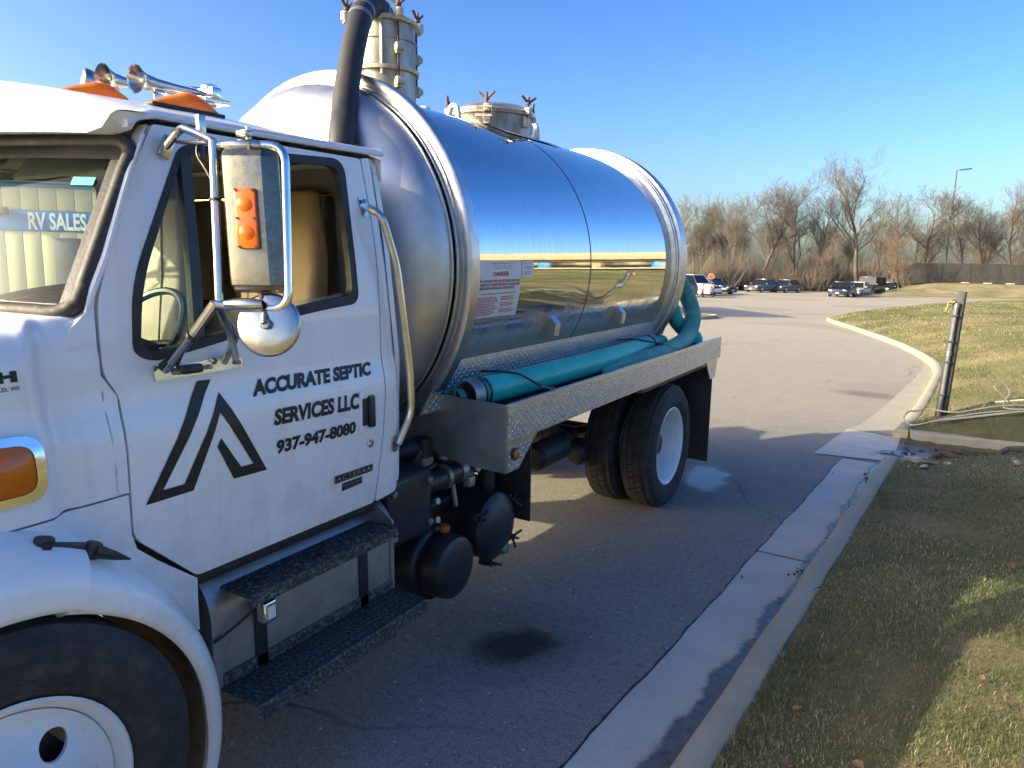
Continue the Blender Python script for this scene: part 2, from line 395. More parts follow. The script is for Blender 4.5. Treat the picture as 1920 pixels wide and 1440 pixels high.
# lawn ground: thatch and soil that show between the blades, dry patches at a distance
def lawn_colour(b, g1, g2, s1, s2):
    p = b.pos(); big = b.noise(.45, 5, p, .6); fine = b.noise(9, 6, p, .7)
    dry = b.ramp(b.math('ADD', b.math('MULTIPLY', big, .75), b.math('MULTIPLY', fine, .25)), [(.42, 0.), (.62, 1.)])
    gr = b.mix(fine, g1, g2); dr = b.mix(b.noise(14, 5, p), s1, s2)
    return b.mix(dry, gr, dr)
b = NB('lawn_thatch'); c = lawn_colour(b, (.11, .12, .05), (.18, .18, .08), (.27, .215, .115), (.38, .30, .175))
b.set(Base_Color=c, Roughness=.95); b.p.inputs['Specular IOR Level'].default_value = .1
b.bump(b.noise(22, 8, b.pos(), .8), .9, .05); M['lawn'] = b.m
b = NB('far_verge_grass'); c = lawn_colour(b, (.11, .115, .045), (.17, .16, .065), (.26, .2, .105), (.34, .265, .15))
b.set(Base_Color=c, Roughness=.95); b.bump(b.noise(8, 8, b.pos(), .8), .6, .08); M['verge'] = b.m
b = NB('woodland_floor'); b.set(Base_Color=b.ramp(b.noise(.3, 8, b.pos(), .7), [(.3, (.1, .08, .05)), (.7, (.2, .15, .09))]), Roughness=.95); M['floor'] = b.m

# asphalt: aggregate, dusty bleaching, salt specks, an oil stain, a dark streak and a puddle
b = NB('asphalt'); p = b.pos()
big = b.noise(.35, 5, p, .6); mid = b.noise(3.1, 6, p, .65); fine = b.noise(150, 3, p, .7); gr = b.noise(70, 4, p, .75)
c = b.mix(big, (.25, .235, .20), (.315, .295, .25)); c = b.mix(b.ramp(mid, [(.35, 0.), (.75, .5)]), c, (.36, .335, .28))
c = b.mix(b.ramp(fine, [(.36, .8), (.54, 0.)]), c, (.05, .047, .044)); c = b.mix(b.ramp(gr, [(.56, 0.), (.70, .7)]), c, (.46, .44, .4)); c = b.mix(b.ramp(b.noise(28, 5, p, .7), [(.32, .5), (.5, 0.)]), c, (.07, .066, .06))
# fade to pale old paving further off
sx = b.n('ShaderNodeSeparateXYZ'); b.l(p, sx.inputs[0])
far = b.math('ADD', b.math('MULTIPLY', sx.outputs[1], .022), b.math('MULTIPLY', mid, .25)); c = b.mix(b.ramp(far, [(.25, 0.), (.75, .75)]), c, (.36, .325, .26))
tr = b.noise(1.0, 6, p, .6, stretch=(.9, .07, 1)); c = b.mix(b.ramp(tr, [(.6, 0.), (.8, .3)]), c, (.3, .29, .27))
# salt specks
v = b.n('ShaderNodeTexVoronoi'); v.inputs['Scale'].default_value = 26; b.l(p, v.inputs['Vector'])
wn = b.n('ShaderNodeTexWhiteNoise'); b.l(v.outputs['Position'], wn.inputs['Vector'])
thr = b.math('MULTIPLY', b.math('POWER', wn.outputs['Value'], 6), .2)
spk = b.math('LESS_THAN', v.outputs['Distance'], thr); c = b.mix(b.math('MULTIPLY', spk, .8), c, (.6, .6, .58))
def blob(cx, cy, rx, ry, rot=0., ns=5, amp=.5, hard=.18):
    mp = b.n('ShaderNodeMapping', vector_type='TEXTURE'); mp.inputs['Location'].default_value = (cx, cy, 0); mp.inputs['Rotation'].default_value = (0, 0, rot); mp.inputs['Scale'].default_value = (rx, ry, 1)
    b.l(p, mp.inputs[0]); sp_ = b.n('ShaderNodeSeparateXYZ'); b.l(mp.outputs[0], sp_.inputs[0])
    ln = b.math('SQRT', b.math('ADD', b.math('POWER', b.math('ABSOLUTE', sp_.outputs[0]), 2), b.math('POWER', b.math('ABSOLUTE', sp_.outputs[1]), 2)))
    nn = b.math('MULTIPLY', b.math('SUBTRACT', b.noise(ns, 6, p, .65), .5), amp * 2)
    d = b.math('ADD', ln, nn); return b.ramp(b.math('MULTIPLY', d, .5), [(.5 - hard * .5, 1.), (.5 + hard * .5, 0.)])
oil = blob(-1.73, 2.94, .15, .2, -.6, 6, .75, .35); oil2 = blob(-1.75, 2.98, .26, .32, -.6, 9, .9, .9)
c = b.mix(b.math('MULTIPLY', oil2, .5), c, (.05, .038, .028)); c = b.mix(b.math('MULTIPLY', oil, .8), c, (.03, .02, .013))
streak = blob(-1.02, 13.1, .52, .3, -.1, 3, .35, .5); c = b.mix(b.math('MULTIPLY', streak, .5), c, (.075, .06, .05))
pud = blob(-1.82, 6.62, .2, .5, .15, 3.2, .8, .22); c = b.mix(b.math('MULTIPLY', pud, .6), c, (.10, .097, .09))
vc = b.n('ShaderNodeTexVoronoi', feature='DISTANCE_TO_EDGE'); vc.inputs['Scale'].default_value = .16; wv = b.n('ShaderNodeVectorMath', operation='ADD'); wn_ = b.n('ShaderNodeTexNoise'); wn_.inputs['Scale'].default_value = .9; wn_.inputs['Detail'].default_value = 5; b.l(p, wn_.inputs['Vector'])
b.l(p, wv.inputs[0]); b.l(wn_.outputs['Color'], wv.inputs[1]); b.l(wv.outputs[0], vc.inputs['Vector'])
crk = b.math('MULTIPLY', b.ramp(vc.outputs['Distance'], [(.0012, 1.), (.004, 0.)]), b.ramp(b.noise(.22, 3, p), [(.45, 0.), (.6, 1.)])); c = b.mix(b.math('MULTIPLY', crk, .75), c, (.04, .037, .034))
pt = b.noise(.13, 2, p, .4); c = b.mix(b.ramp(pt, [(.555, 0.), (.57, .22)]), c, (.15, .14, .125))
marks = b.ramp(b.noise(2.4, 6, p, .6, stretch=(1, .25, 1)), [(.66, 0.), (.72, .35)]); c = b.mix(marks, c, (.045, .042, .04))
ro = b.mix(b.math('MULTIPLY', pud, .85), .88, .05)
b.set(Base_Color=c, Roughness=ro); b.l(b.math('ADD', b.math('MULTIPLY', pud, .12), .1), b.p.inputs['Specular IOR Level'])
hb = b.math('ADD', b.math('MULTIPLY', fine, .5), gr); hb = b.math('MULTIPLY', hb, b.math('SUBTRACT', 1, pud)); b.bump(hb, .45, .006); M['asphalt'] = b.m

def concrete(name, a, c2, wet=0):
    b = NB(name); p = b.pos(); n = b.noise(3.2, 8, p, .65); f = b.noise(90, 4, p, .6)
    c = b.ramp(n, [(.3, a), (.7, c2)]); c = b.mix(b.ramp(f, [(.3, .25), (.5, 0.)]), c, tuple(x * .5 for x in a))
    c = b.mix(b.ramp(b.noise(7, 7, p, .7), [(.6, 0.), (.8, .45)]), c, (.14, .12, .095))
    v = b.n('ShaderNodeTexVoronoi'); v.inputs['Scale'].default_value = 15; b.l(p, v.inputs['Vector'])
    wn = b.n('ShaderNodeTexWhiteNoise'); b.l(v.outputs['Position'], wn.inputs['Vector'])
    spk = b.math('LESS_THAN', v.outputs['Distance'], b.math('MULTIPLY', b.math('POWER', wn.outputs['Value'], 12), .12)); c = b.mix(b.math('MULTIPLY', spk, .6), c, (.66, .65, .62))
    ro = .85; hh_ = b.math('ADD', n, b.math('MULTIPLY', f, .4))
    if wet:      # damp run along the kerb foot (1) or thin flows over the apron (2)
        sx = b.n('ShaderNodeSeparateXYZ'); b.l(p, sx.inputs[0]); X, Y = sx.outputs[0], sx.outputs[1]
        dk = b.math('SUBTRACT', b.math('ADD', b.math('MULTIPLY', Y, .0515), -.835), X)      # metres left of the kerb face
        if wet == 1:
            wob = b.math('ADD', b.math('MULTIPLY', b.math('SUBTRACT', b.noise(2.2, 6, p, .6), .5), .22), b.math('MULTIPLY', b.math('SUBTRACT', b.noise(14, 4, p, .6), .5), .05))
            nearer = b.math('MULTIPLY', b.math('MAXIMUM', b.math('SUBTRACT', 4.6, Y), 0), .022)
            d = b.math('SUBTRACT', b.math('ADD', dk, wob), b.math('ADD', nearer, .095))
            m = b.ramp(b.math('ADD', b.math('MULTIPLY', d, 6), .5), [(.36, 1.), (.5, .0)]); edge = b.ramp(b.math('ADD', b.math('MULTIPLY', d, 6), .5), [(.3, 0.), (.42, 1.), (.6, 0.)])
            c = b.mix(b.math('MULTIPLY', edge, .3), c, (.16, .13, .09)); c = b.mix(b.math('MULTIPLY', m, .85), c, (.07, .065, .052))
            silt = b.ramp(b.noise(26, 6, p, .7), [(.5, 0.), (.62, 1.)]); c = b.mix(b.math('MULTIPLY', b.math('MULTIPLY', silt, m), .6), c, (.03, .022, .014))
            shine = b.math('MULTIPLY', m, b.ramp(b.noise(9, 5, p, .6), [(.35, 1.), (.7, .55)]))
        else:
            st_ = b.noise(3.2, 7, p, .62, stretch=(1.1, 3.6, 1), dist=.6); m = b.ramp(st_, [(.5, 0.), (.6, 1.)])
            right = b.ramp(b.math('ADD', b.math('MULTIPLY', dk, -.9), .95), [(.1, .25), (.75, 1.)]); m = b.math('MULTIPLY', m, right)
            c = b.mix(b.math('MULTIPLY', m, .5), c, (.13, .12, .1)); shine = m
        ro = b.math('SUBTRACT', .85, b.math('MULTIPLY', shine, .76)); hh_ = b.math('MULTIPLY', hh_, b.math('SUBTRACT', 1, b.math('MULTIPLY', shine, .9)))
    b.set(Base_Color=c, Roughness=ro); b.p.inputs['Specular IOR Level'].default_value = .2 if not wet else .4; b.bump(hh_, .3, .006); return b.m
M['kerb'] = concrete('kerb_concrete', (.33, .295, .21), (.42, .375, .27))
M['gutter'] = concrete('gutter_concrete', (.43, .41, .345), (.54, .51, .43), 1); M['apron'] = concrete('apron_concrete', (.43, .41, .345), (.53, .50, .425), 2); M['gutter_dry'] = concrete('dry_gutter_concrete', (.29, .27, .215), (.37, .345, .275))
b = NB('shallow_water_film'); p = b.pos(); n = b.noise(5, 7, p, .65)
b.set(Base_Color=b.ramp(n, [(.3, (.035, .032, .026)), (.7, (.085, .078, .062))]), Roughness=b.ramp(b.noise(30, 5, p), [(.4, .14), (.75, .4)]))
b.p.inputs['IOR'].default_value = 1.33; b.bump(b.noise(14, 4, p), .2, .012); M['film'] = b.m
M['mud'] = plain('dark_mud', (.05, .038, .028), .35, 0, 0, .4, 8, bump=25)

mk('ground', [grid(lambda u, v: (u, v, -.06), lin(-1500, 1500, 13), lin(-1500, 1500, 13))], 'floor', smooth=0, **STR)
VERGE_EDGE = [(-200, 4), (-62, 44), (-45, 60), (-31, 71), (-25, 77), (-19.5, 88), (-13, 97), (-8.5, 117), (10, 140), (60, 190)]
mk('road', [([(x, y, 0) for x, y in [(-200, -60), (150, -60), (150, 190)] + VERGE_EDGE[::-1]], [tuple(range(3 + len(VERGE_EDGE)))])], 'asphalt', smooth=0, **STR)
# lawn right of the road
pts = []
for x in np.arange(-.6, 3.2, .14): pts += [(x + rng.uniform(-.03, .03), y + rng.uniform(-.03, .03)) for y in np.arange(1, 14, .18)]
for x in np.arange(-1, 9, .6): pts += [(x + rng.uniform(-.1, .1), y + rng.uniform(-.1, .1)) for y in np.arange(14, 40, .7)]
for x in np.arange(-6, 60, 2.): pts += [(x + rng.uniform(-.4, .4), y + rng.uniform(-.4, .4)) for y in np.arange(-38, 120, 2.4)]
for x in np.arange(62, 158, 8.): pts += [(x, y + rng.uniform(-1, 1)) for y in np.arange(-36, 176, 9)]
pts = np.array(pts); ok = inside(pts[:, 0], pts[:, 1], LAWN) & (dist_poly(pts[:, 0], pts[:, 1], LAWN + [LAWN[0]]) > .06)
lawn = terrain('grass_bank', LAWN, lawn_h, [tuple(p) for p in pts[ok]], 'lawn', .35)
# far mound behind its own kerb
KB2 = smooth2([(-8.6, 86), (-8.9, 81.5), (-8.3, 79.4), (-7.2, 79.9), (-3.5, 83.5), (1.5, 87.5), (6.5, 91.5), (16, 98.5), (30, 107), (80, 132)], 4)
MOUND = KB2 + [(120, 230), (-20, 230), (-13, 130), (-9, 95)]
def mound_h(X, Y):
    d = dist_poly(X, Y, KB2 + [(-8.6, 86), (-9, 95), (-13, 130), (-20, 230)]); t = np.clip(d / 9, 0, 1); return .13 + 1.35 * t * t * (3 - 2 * t) + .004 * d
pts = np.array([(x + rng.uniform(-.3, .3), y + rng.uniform(-.3, .3)) for x in np.arange(-14, 40, 1.6) for y in np.arange(79, 150, 1.8)])
ok = inside(pts[:, 0], pts[:, 1], MOUND) & (dist_poly(pts[:, 0], pts[:, 1], MOUND + [MOUND[0]]) > .4)
terrain('grass_mound', MOUND, mound_h, [tuple(p) for p in pts[ok]], 'verge', 1.5)
VERGE = VERGE_EDGE + [(60, 320), (-200, 320)]
mk('verge', [([(x, y, .05) for x, y in VERGE] , [tuple(range(len(VERGE)))])], 'verge', smooth=0, **STR)

# ---- kerbs: sections with open joints
def kerb(name, path, width, h, cuts, parent_kw, mat='kerb', side=1):
    """path = back line; the kerb lies 'width' to its left (side=1)"""
    root = bpy.data.objects.new(name, None); COL.objects.link(root); root['kind'] = 'structure'
    P = resample(path, .35); n = len(P); nor = []
    for i in range(n):
        a = P[max(0, i - 1)]; c = P[min(n - 1, i + 1)]; L = math.hypot(c[0] - a[0], c[1] - a[1]); nor.append((-(c[1] - a[1]) / L * side, (c[0] - a[0]) / L * side))
    prof = [(-.0, -.05), (0, h - .012), (.012, h), (width - .03, h - .002), (width - .008, h - .012), (width, h - .035), (width + .018, -.05)]
    s = [0]
    for a, c in zip(P, P[1:]): s.append(s[-1] + math.hypot(c[0] - a[0], c[1] - a[1]))
    bounds = [0] + cuts + [s[-1]]
    def at(t):
        i = min(n - 2, max(0, int(np.searchsorted(s, t) - 1))); f = (t - s[i]) / max(1e-9, s[i + 1] - s[i])
        return (P[i][0] * (1 - f) + P[i + 1][0] * f, P[i][1] * (1 - f) + P[i + 1][1] * f), (nor[i][0] * (1 - f) + nor[i + 1][0] * f, nor[i][1] * (1 - f) + nor[i + 1][1] * f)
    for a, c in zip(bounds, bounds[1:]):
        if c - a < .1: continue
        ts = lin(a + .004, c - .004, max(2, int((c - a) / .3) + 1)); V = []; F = []; k = len(prof)
        for t in ts:
            (x, y), (nx, ny) = at(t); wob = .004 * math.sin(t * 5.1) + .003 * math.sin(t * 13)
            for o, z in prof: V.append((x + nx * (o + wob), y + ny * (o + wob), z))
        for j in range(len(ts) - 1):
            for q in range(k - 1): F.append((j * k + q, j * k + q + 1, (j + 1) * k + q + 1, (j + 1) * k + q))
        F.append(tuple(range(k))); F.append(tuple(reversed([(len(ts) - 1) * k + q for q in range(k)])))
        F = [tuple(reversed(q)) for q in F] if side == 1 else F
        mk('kerb_section', [(V, F)], mat, root, smooth=50)
    return root
kerb('street_kerb', [(-2.72, -40), (-.57, 2.42), (-.285, 8.15)], .14, .125, [8.0, 16, 24, 30, 36, 39, 42.0, 44.95], {})
kerb('drain_kerb', [(-.30, 8.18), (.0, 8.22), (.45, 8.27)], .07, .1, [], {}, side=1)
kerb('drain_kerb', [(1.6, 9.92), (.87, 9.82), (-.26, 9.7)], .16, .135, [.75], {}, side=1)
kerb('lawn_kerb', KB_FAR[:62], .15, .13, [2, 5, 8, 11, 14, 18, 22, 26, 30], {})
kerb('mound_kerb', KB2[:40], .16, .13, [3, 6, 9, 15, 21, 27], {})

# ---- concrete gutter pan beside the kerb: slabs with joints, a wider apron at the drain
def strip(pairs, z0, z1=None):
    V = []; F = []
    for i, (a, c) in enumerate(pairs): V += [(a[0], a[1], z0), (c[0], c[1], z1 if z1 is not None else z0)]
    for i in range(len(pairs) - 1): F.append((2 * i, 2 * i + 1, 2 * i + 3, 2 * i + 2))
    return V, F
def gx(y): return -1.10 + .047 * (y - 2.27) + .005 * math.sin(y * 2.1) + .005 * math.sin(y * 6.3) + .003 * math.sin(y * 17)
def kx(y): return -.715 + .0515 * (y - 2.33)
g = bpy.data.objects.new('gutter', None); COL.objects.link(g); g['kind'] = 'structure'
for a, c in ((-12, -6), (-6, -2), (-2, 1), (1, 4.985), (5.0, 8.2)):
    mk('gutter_slab', [strip([((gx(y) , y), (kx(y), y)) for y in lin(a, c - .012, 30)], .005, .004)], 'gutter', g, smooth=0)
mk('gutter_slab', [strip([((-1.11, 8.23), (-.36, 8.36)), ((-1.04, 9.0), (-.35, 9.0)), ((-.955, 9.88), (-.35, 9.66))], .009)], 'apron', g, smooth=0)
far_g = smooth2([(-.93, 9.9), (-.80, 10.8), (-.60, 13.5), (-.40, 16.85), (-.36, 18.2), (-.52, 19.8), (-.95, 21.7), (-1.9, 25), (-3.0, 28.3), (-4.4, 31.6), (-5.1, 34)], 6)
kbi = [(p[0], p[1]) for p in KB_FAR]
def nearest_kb(p):
    d = [(math.hypot(p[0] - q[0], p[1] - q[1]), q) for q in resample(kbi[:50], .15)]; return min(d)[1]
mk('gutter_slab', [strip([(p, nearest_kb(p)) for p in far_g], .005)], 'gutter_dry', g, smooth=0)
# dark crack where asphalt meets concrete
mk('joint_crack', [strip([((gx(y) - .008 - .010 * abs(math.sin(y * 9) * math.sin(y * 23)), y), (gx(y) + .002, y)) for y in lin(-4, 8.2, 260)], .0045)], 'chassis', g, smooth=0)
mk('swale_floor', [strip([((-.36, 8.26), (-.34, 9.68)), ((.2, 8.3), (.3, 9.76)), ((.9, 8.45), (1.0, 9.85)), ((2.2, 8.7), (2.2, 10.0))], .022)], 'mud', g, smooth=0)
# thin sheets of water over the apron
def puddle(cx, cy, rx, ry, rot, seed, z, n=56):
    r_ = random.Random(seed); ph = [r_.uniform(0, 6.28) for _ in range(6)]; V = [(cx, cy, z)]; ca, sa = math.cos(rot), math.sin(rot)
    for i in range(n):
        a = 2 * PI * i / n; q = 1 + .16 * math.sin(2 * a + ph[0]) + .14 * math.sin(3 * a + ph[1]) + .1 * math.sin(5 * a + ph[2]) + .08 * math.sin(9 * a + ph[3]) + .05 * math.sin(15 * a + ph[4])
        x, y = rx * q * math.cos(a), ry * q * math.sin(a); V.append((cx + x * ca - y * sa, cy + x * sa + y * ca, z))
    return V, [(0, 1 + i, 1 + (i + 1) % n) for i in range(n)]
mk('drain_water', [puddle(-.1, 8.75, .45, .16, .1, 6, .03)], 'film', g, smooth=0)
# parking island far left
kerb('island_kerb', [(-12.5, 30.6), (-8.95, 31.9), (-8.75, 31.2), (-9.0, 29.6), (-12.5, 27.5)], .15, .14, [], {}, side=1)
mk('island_grass', [([(-12.5, 30.55, .12), (-9.05, 31.8, .12), (-8.9, 31.2, .12), (-9.1, 29.7, .12), (-12.5, 27.6, .12)], [(4, 3, 2, 1, 0)])], 'verge', smooth=0, **STR)

# ---- grass blades
def blades(name, xr, yr, dens, h, wd, tri3, seed, clip=None):
    r = np.random.default_rng(seed); n = int((xr[1] - xr[0]) * (yr[1] - yr[0]) * dens)
    x = r.uniform(*xr, n); y = r.uniform(*yr, n)
    k = inside(x, y, LAWN) & (dist_poly(x, y, EDGE1) > .002)
    sw = (y > 8.2 + .1 * x) & (y < 9.68 + .12 * x) & (x < 2.5) & (r.uniform(0, 1, n) > .04); k &= ~sw
    if clip is not None: k &= ~clip(x, y)
    # clumps and thin spots
    cl = np.sin(x * 5.1 + 2 * np.sin(y * 3.3)) * np.sin(y * 4.7 + 1.5 * np.sin(x * 4.1)) ; bare = np.sin(x * 3.1 + 1.7 * np.sin(y * 2.3 + 1)) * np.sin(y * 3.7 + 1.9 * np.sin(x * 2.9)); k &= r.uniform(0, 1, n) < (.72 + .28 * cl) * np.where(bare > .72, .3, 1)
    x, y, cl = x[k], y[k], cl[k]; n = len(x); z = lawn_h(x, y)
    a = r.uniform(0, 2 * PI, n); c2 = np.sin(x * 13.7 + 3 * np.sin(y * 9.1)) * np.sin(y * 12.3 + 2.5 * np.sin(x * 10.7)); L = h * r.uniform(.45, 1.25, n) * (1 + .25 * cl + .45 * np.maximum(0, c2) ** 2); W = wd * r.uniform(.6, 1.3, n)
    lean = r.uniform(.35, 1.7, n); la = a + PI / 2 + r.normal(0, .8, n)
    dx, dy = np.cos(a), np.sin(a); lx, ly = np.cos(la), np.sin(la)
    big = .5 + .5 * np.sin(x * 1.3 + np.sin(y * .9) * 2) * np.sin(y * 1.1 + .7 * np.sin(x * 2.2))
    tint = np.clip(.14 + .42 * big + r.normal(0, .2, n), 0, 1)
    if tri3:
        m1, m2 = .5 * L, L
        V = np.zeros((n, 5, 3)); s1 = np.sin(lean * .5); c1 = np.cos(lean * .5); s2 = np.sin(lean); c2 = np.cos(lean)
        V[:, 0] = np.stack([x - dx * W, y - dy * W, z - .004], 1); V[:, 1] = np.stack([x + dx * W, y + dy * W, z - .004], 1)
        mx, my, mz = x + lx * m1 * s1, y + ly * m1 * s1, z + m1 * c1
        V[:, 2] = np.stack([mx + dx * W * .8, my + dy * W * .8, mz], 1); V[:, 3] = np.stack([mx - dx * W * .8, my - dy * W * .8, mz], 1)
        V[:, 4] = np.stack([mx + lx * m1 * s2, my + ly * m1 * s2, mz + m1 * c2], 1)
        base = (np.arange(n) * 5)[:, None]; Fq = base + np.array([0, 1, 2, 3]); Ft = base + np.array([3, 2, 4])
        loops = np.concatenate([Fq, Ft], 1).ravel(); starts = (np.arange(n) * 7)[:, None] + np.array([0, 4]); tot = np.tile([4, 3], n); nv = 5
    else:
        V = np.zeros((n, 3, 3)); s1 = np.sin(lean * .7); c1 = np.cos(lean * .7)
        V[:, 0] = np.stack([x - dx * W, y - dy * W, z - .01], 1); V[:, 1] = np.stack([x + dx * W, y + dy * W, z - .01], 1)
        V[:, 2] = np.stack([x + lx * L * s1, y + ly * L * s1, z + L * c1], 1)
        loops = np.arange(n * 3); starts = np.arange(n) * 3; tot = np.full(n, 3); nv = 3
    me = bpy.data.meshes.new(name); me.vertices.add(n * nv); me.vertices.foreach_set('co', V.ravel().astype(np.float32))
    me.loops.add(len(loops)); me.loops.foreach_set('vertex_index', loops.astype(np.int32))
    me.polygons.add(len(tot)); me.polygons.foreach_set('loop_start', starts.ravel().astype(np.int32))
    me.update(calc_edges=True); me.validate()
    at = me.attributes.new('tint', 'FLOAT', 'POINT'); at.data.foreach_set('value', np.repeat(tint, nv).astype(np.float32))
    me.materials.append(M['blade']); o = bpy.data.objects.new(name, me); COL.objects.link(o); o['kind'] = 'stuff'
    o['label'] = 'short winter grass, green mixed with straw, on the bank'; o['category'] = 'grass'; return o
b = NB('grass_blade'); a = b.n('ShaderNodeAttribute', attribute_name='tint')
c = b.ramp(a.outputs['Fac'], [(.0, (.06, .095, .036)), (.35, (.13, .17, .07)), (.6, (.32, .31, .15)), (.8, (.60, .53, .33)), (1., (.72, .64, .43))])
b.set(Base_Color=c, Roughness=.6); b.p.inputs['Specular IOR Level'].default_value = .25
tl = b.n('ShaderNodeBsdfTranslucent'); b.l(c, tl.inputs[0]); mx = b.n('ShaderNodeMixShader'); mx.inputs[0].default_value = .42
b.l(b.p.outputs[0], mx.inputs[1]); b.l(tl.outputs[0], mx.inputs[2]); b.l(mx.outputs[0], b.out.inputs[0]); M['blade'] = b.m
blades('grass', (-.75, 1.7), (1.4, 4.6), 21000, .025, .0012, True, 1)
blades('grass', (-.6, 3.2), (4.6, 10.2), 7500, .027, .0017, True, 2)
blades('grass', (-.6, 6.), (10, 22), 1000, .045, .005, False, 3)
blades('grass', (-5, 11), (22, 52), 190, .055, .012, False, 4)
blades('grass', (-1.6, 5), (-4, 4.6), 420, .05, .004, False, 5, clip=lambda x, y: (x < 1.6) & (y > 1.4))

# =================================================================== THE TRUCK
# local axes: x towards the driver's side (camera), y towards the rear, z up; origin on the road under the rear axle
T = thing('tank_truck', 'white conventional-cab septic pump truck with polished steel tank and ACCURATE SEPTIC lettering on its door', 'truck', (-3.05, 5.6, 0), (R(1.27), 0, 0))
_xs = [(0.3, 1.0), (0.9, 1.005), (1.3, 1.03), (1.47, 1.032), (1.53, 1.024), (1.60, 1.002), (1.70, .992), (1.80, .985), (2.0, .96), (2.45, .885), (2.6, .85)]
_xa = [p[0] for p in _xs]; _xb = [p[1] for p in _xs]
def XS(z): return float(np.interp(z, _xa, _xb))
def side(y, z): return XS(z)
def off(d): return lambda y, z: XS(z) + d
def pmk(name, geo, mat, parent=T, **k): return mk(name, geo, mat, parent, **k)

# ---- hood and cowl: one loft, with the channel between them
def hood_x(y):      # outward offset of the hood side against the cab
    o = .034 * smooth01((-4.598 - y) / .055)
    if -4.66 < y < -4.57: o -= .012 * math.sin(PI * (y + 4.66) / .09)
    if y < -4.8: o -= .075 * (-4.8 - y) ** 1.6
    return o
def hood_sec(y, low=1.34):
    zc = 1.895 - max(0, -4.62 - y) * .17; bl = smooth01((y + 4.68) / .07); zs = 1.775 - max(0, -4.7 - y) * .15 + .066 * bl
    P = []
    for z in (low, 1.40, 1.46, 1.5, 1.53, 1.57, 1.6, 1.65, 1.71, zs - .04): P.append((XS(z) + hood_x(y), z if z < 1.6 else min(z, zs)))
    xs_ = XS(zs) + hood_x(y); rr = .10 - .045 * bl
    for k in range(1, 8):
        a = PI / 2 * k / 8; P.append((xs_ - rr * (1 - math.cos(a)), zs - .03 + rr * math.sin(a)))
    xt = xs_ - rr; zt = zs - .03 + rr
    for k in range(1, 9): t = k / 8; P.append((xt * (1 - t), zt + (zc + .02 - zt) * math.sin(t * PI / 2) * .6))
    return P
hy = [-4.462, -4.50, -4.54, -4.57, -4.585, -4.60, -4.612, -4.624, -4.636, -4.65, -4.665, -4.69, -4.75, -4.85, -5.0, -5.2, -5.45, -5.7, -5.9, -6.02]
V = []; F = []
secs = [[(x, y, z) for x, z in hood_sec(y)] + [(-x, y, z) for x, z in hood_sec(y)[-2::-1]] for y in hy]
k = len(secs[0])
for s in secs: V += s
for j in range(len(hy) - 1):
    for q in range(k - 1): F.append((j * k + q, j * k + q + 1, (j + 1) * k + q + 1, (j + 1) * k + q))
F.append(tuple((len(hy) - 1) * k + q for q in range(k)))
hood = pmk('hood', [(V, F)], 'white', smooth=55)
# lower cowl and hood flank down to the wheel arch (both sides)
FC = (-4.89, .6)
def arc(r, a0, a1, n=24, c=FC): return [(c[0] + r * math.cos(R(a0 + (a1 - a0) * i / n)), c[1] + r * math.sin(R(a0 + (a1 - a0) * i / n))) for i in range(n + 1)]
def lowside(y, z): return XS(z) + hood_x(y) * smooth01((z - 1.02) / .2)
for sx in (1, -1):
    pmk('cowl_panel', [sheet([(-6.02, 1.334), (-6.02, .72), (-5.6, .72)] + arc(.665, 165, 18, 40) + [(-4.216, .79), (-4.216, .978), (-4.352, 1.094), (-4.415, 1.155), (-4.430, 1.209), (-4.433, 1.334)], (), lowside, .03, .035, .04, sx)], 'white', smooth=50)
    pmk('cowl_panel', [sheet([(-4.466, 1.341), (-4.43, 1.341), (-4.429, 1.538), (-4.424, 1.628), (-4.462, 1.694), (-4.4605, 1.76), (-4.468, 1.76)], (), side, .03, .05, .03, sx)], 'white', smooth=50)
# fender flare: a lip that rolls up and back into the hood flank
def fender(sx):
    def flare(name, a0, a1, n, dx, dr):
        V = []; F = []; angs = lin(a0, a1, n)
        for ai, a in enumerate([a0, *angs, a1]):
            ra = R(a); t_top = math.exp(-((a - 95) / 48) ** 2); fold = .03 if ai in (0, n + 1) else 0
            Rl = .568 + .012 * math.cos(ra * 2) + .03 * max(0, -a / 30); Ro = .655 + .105 * t_top; wid = .06 + .11 * smooth01((a + 20) / 90)
            if a > 150: wid = .16
            P = [(1.165, Rl + .006), (1.192, Rl - .002), (1.203, Rl + .006), (1.207, Rl + .022)]
            for k in range(1, 10):
                t = k / 9; P.append((1.207 - wid * (1 - math.cos(t * PI / 2)) - .02 * t, Rl + .022 + (Ro - Rl - .022) * math.sin(t * PI / 2) ** .8))
            P.append((.985, Ro + .012))
            for x, r_ in P: V.append(((x + dx - fold) * sx, FC[0] + (r_ + dr - fold * .5) * math.cos(ra), FC[1] + (r_ + dr - fold * .5) * math.sin(ra)))
        k = len(P)
        for jj in range(len(angs) + 1):
            for q in range(k - 1): F.append((jj * k + q, jj * k + q + 1, (jj + 1) * k + q + 1, (jj + 1) * k + q) if sx < 0 else (jj * k + q, (jj + 1) * k + q, (jj + 1) * k + q + 1, jj * k + q + 1))
        return pmk(name, [(V, F)], 'white', smooth=50)
    f = flare('fender', 67.5, 205, 40, .004, .004); fx = flare('fender_extension', -30, 70, 36, -.020, -.012)
    # inner liner, dirty, only behind the wheel; dark splash shield at the front
    def liner(a0, a1, r0, m, par):
        aa = lin(a0, a1, 16); xs_ = (1.175, .9, .6)
        V = [(x * sx, FC[0] + r0 * math.cos(R(a)), FC[1] + r0 * math.sin(R(a))) for a in aa for x in xs_]
        pmk('wheel_liner', [(V, [(q0 * 3 + q, q0 * 3 + q + 1, (q0 + 1) * 3 + q + 1, (q0 + 1) * 3 + q) for q0 in range(len(aa) - 1) for q in range(2)])], m, par)
    liner(-29, 58, .592, 'dirt_liner', fx); liner(100, 204, .60, 'chassis', f)
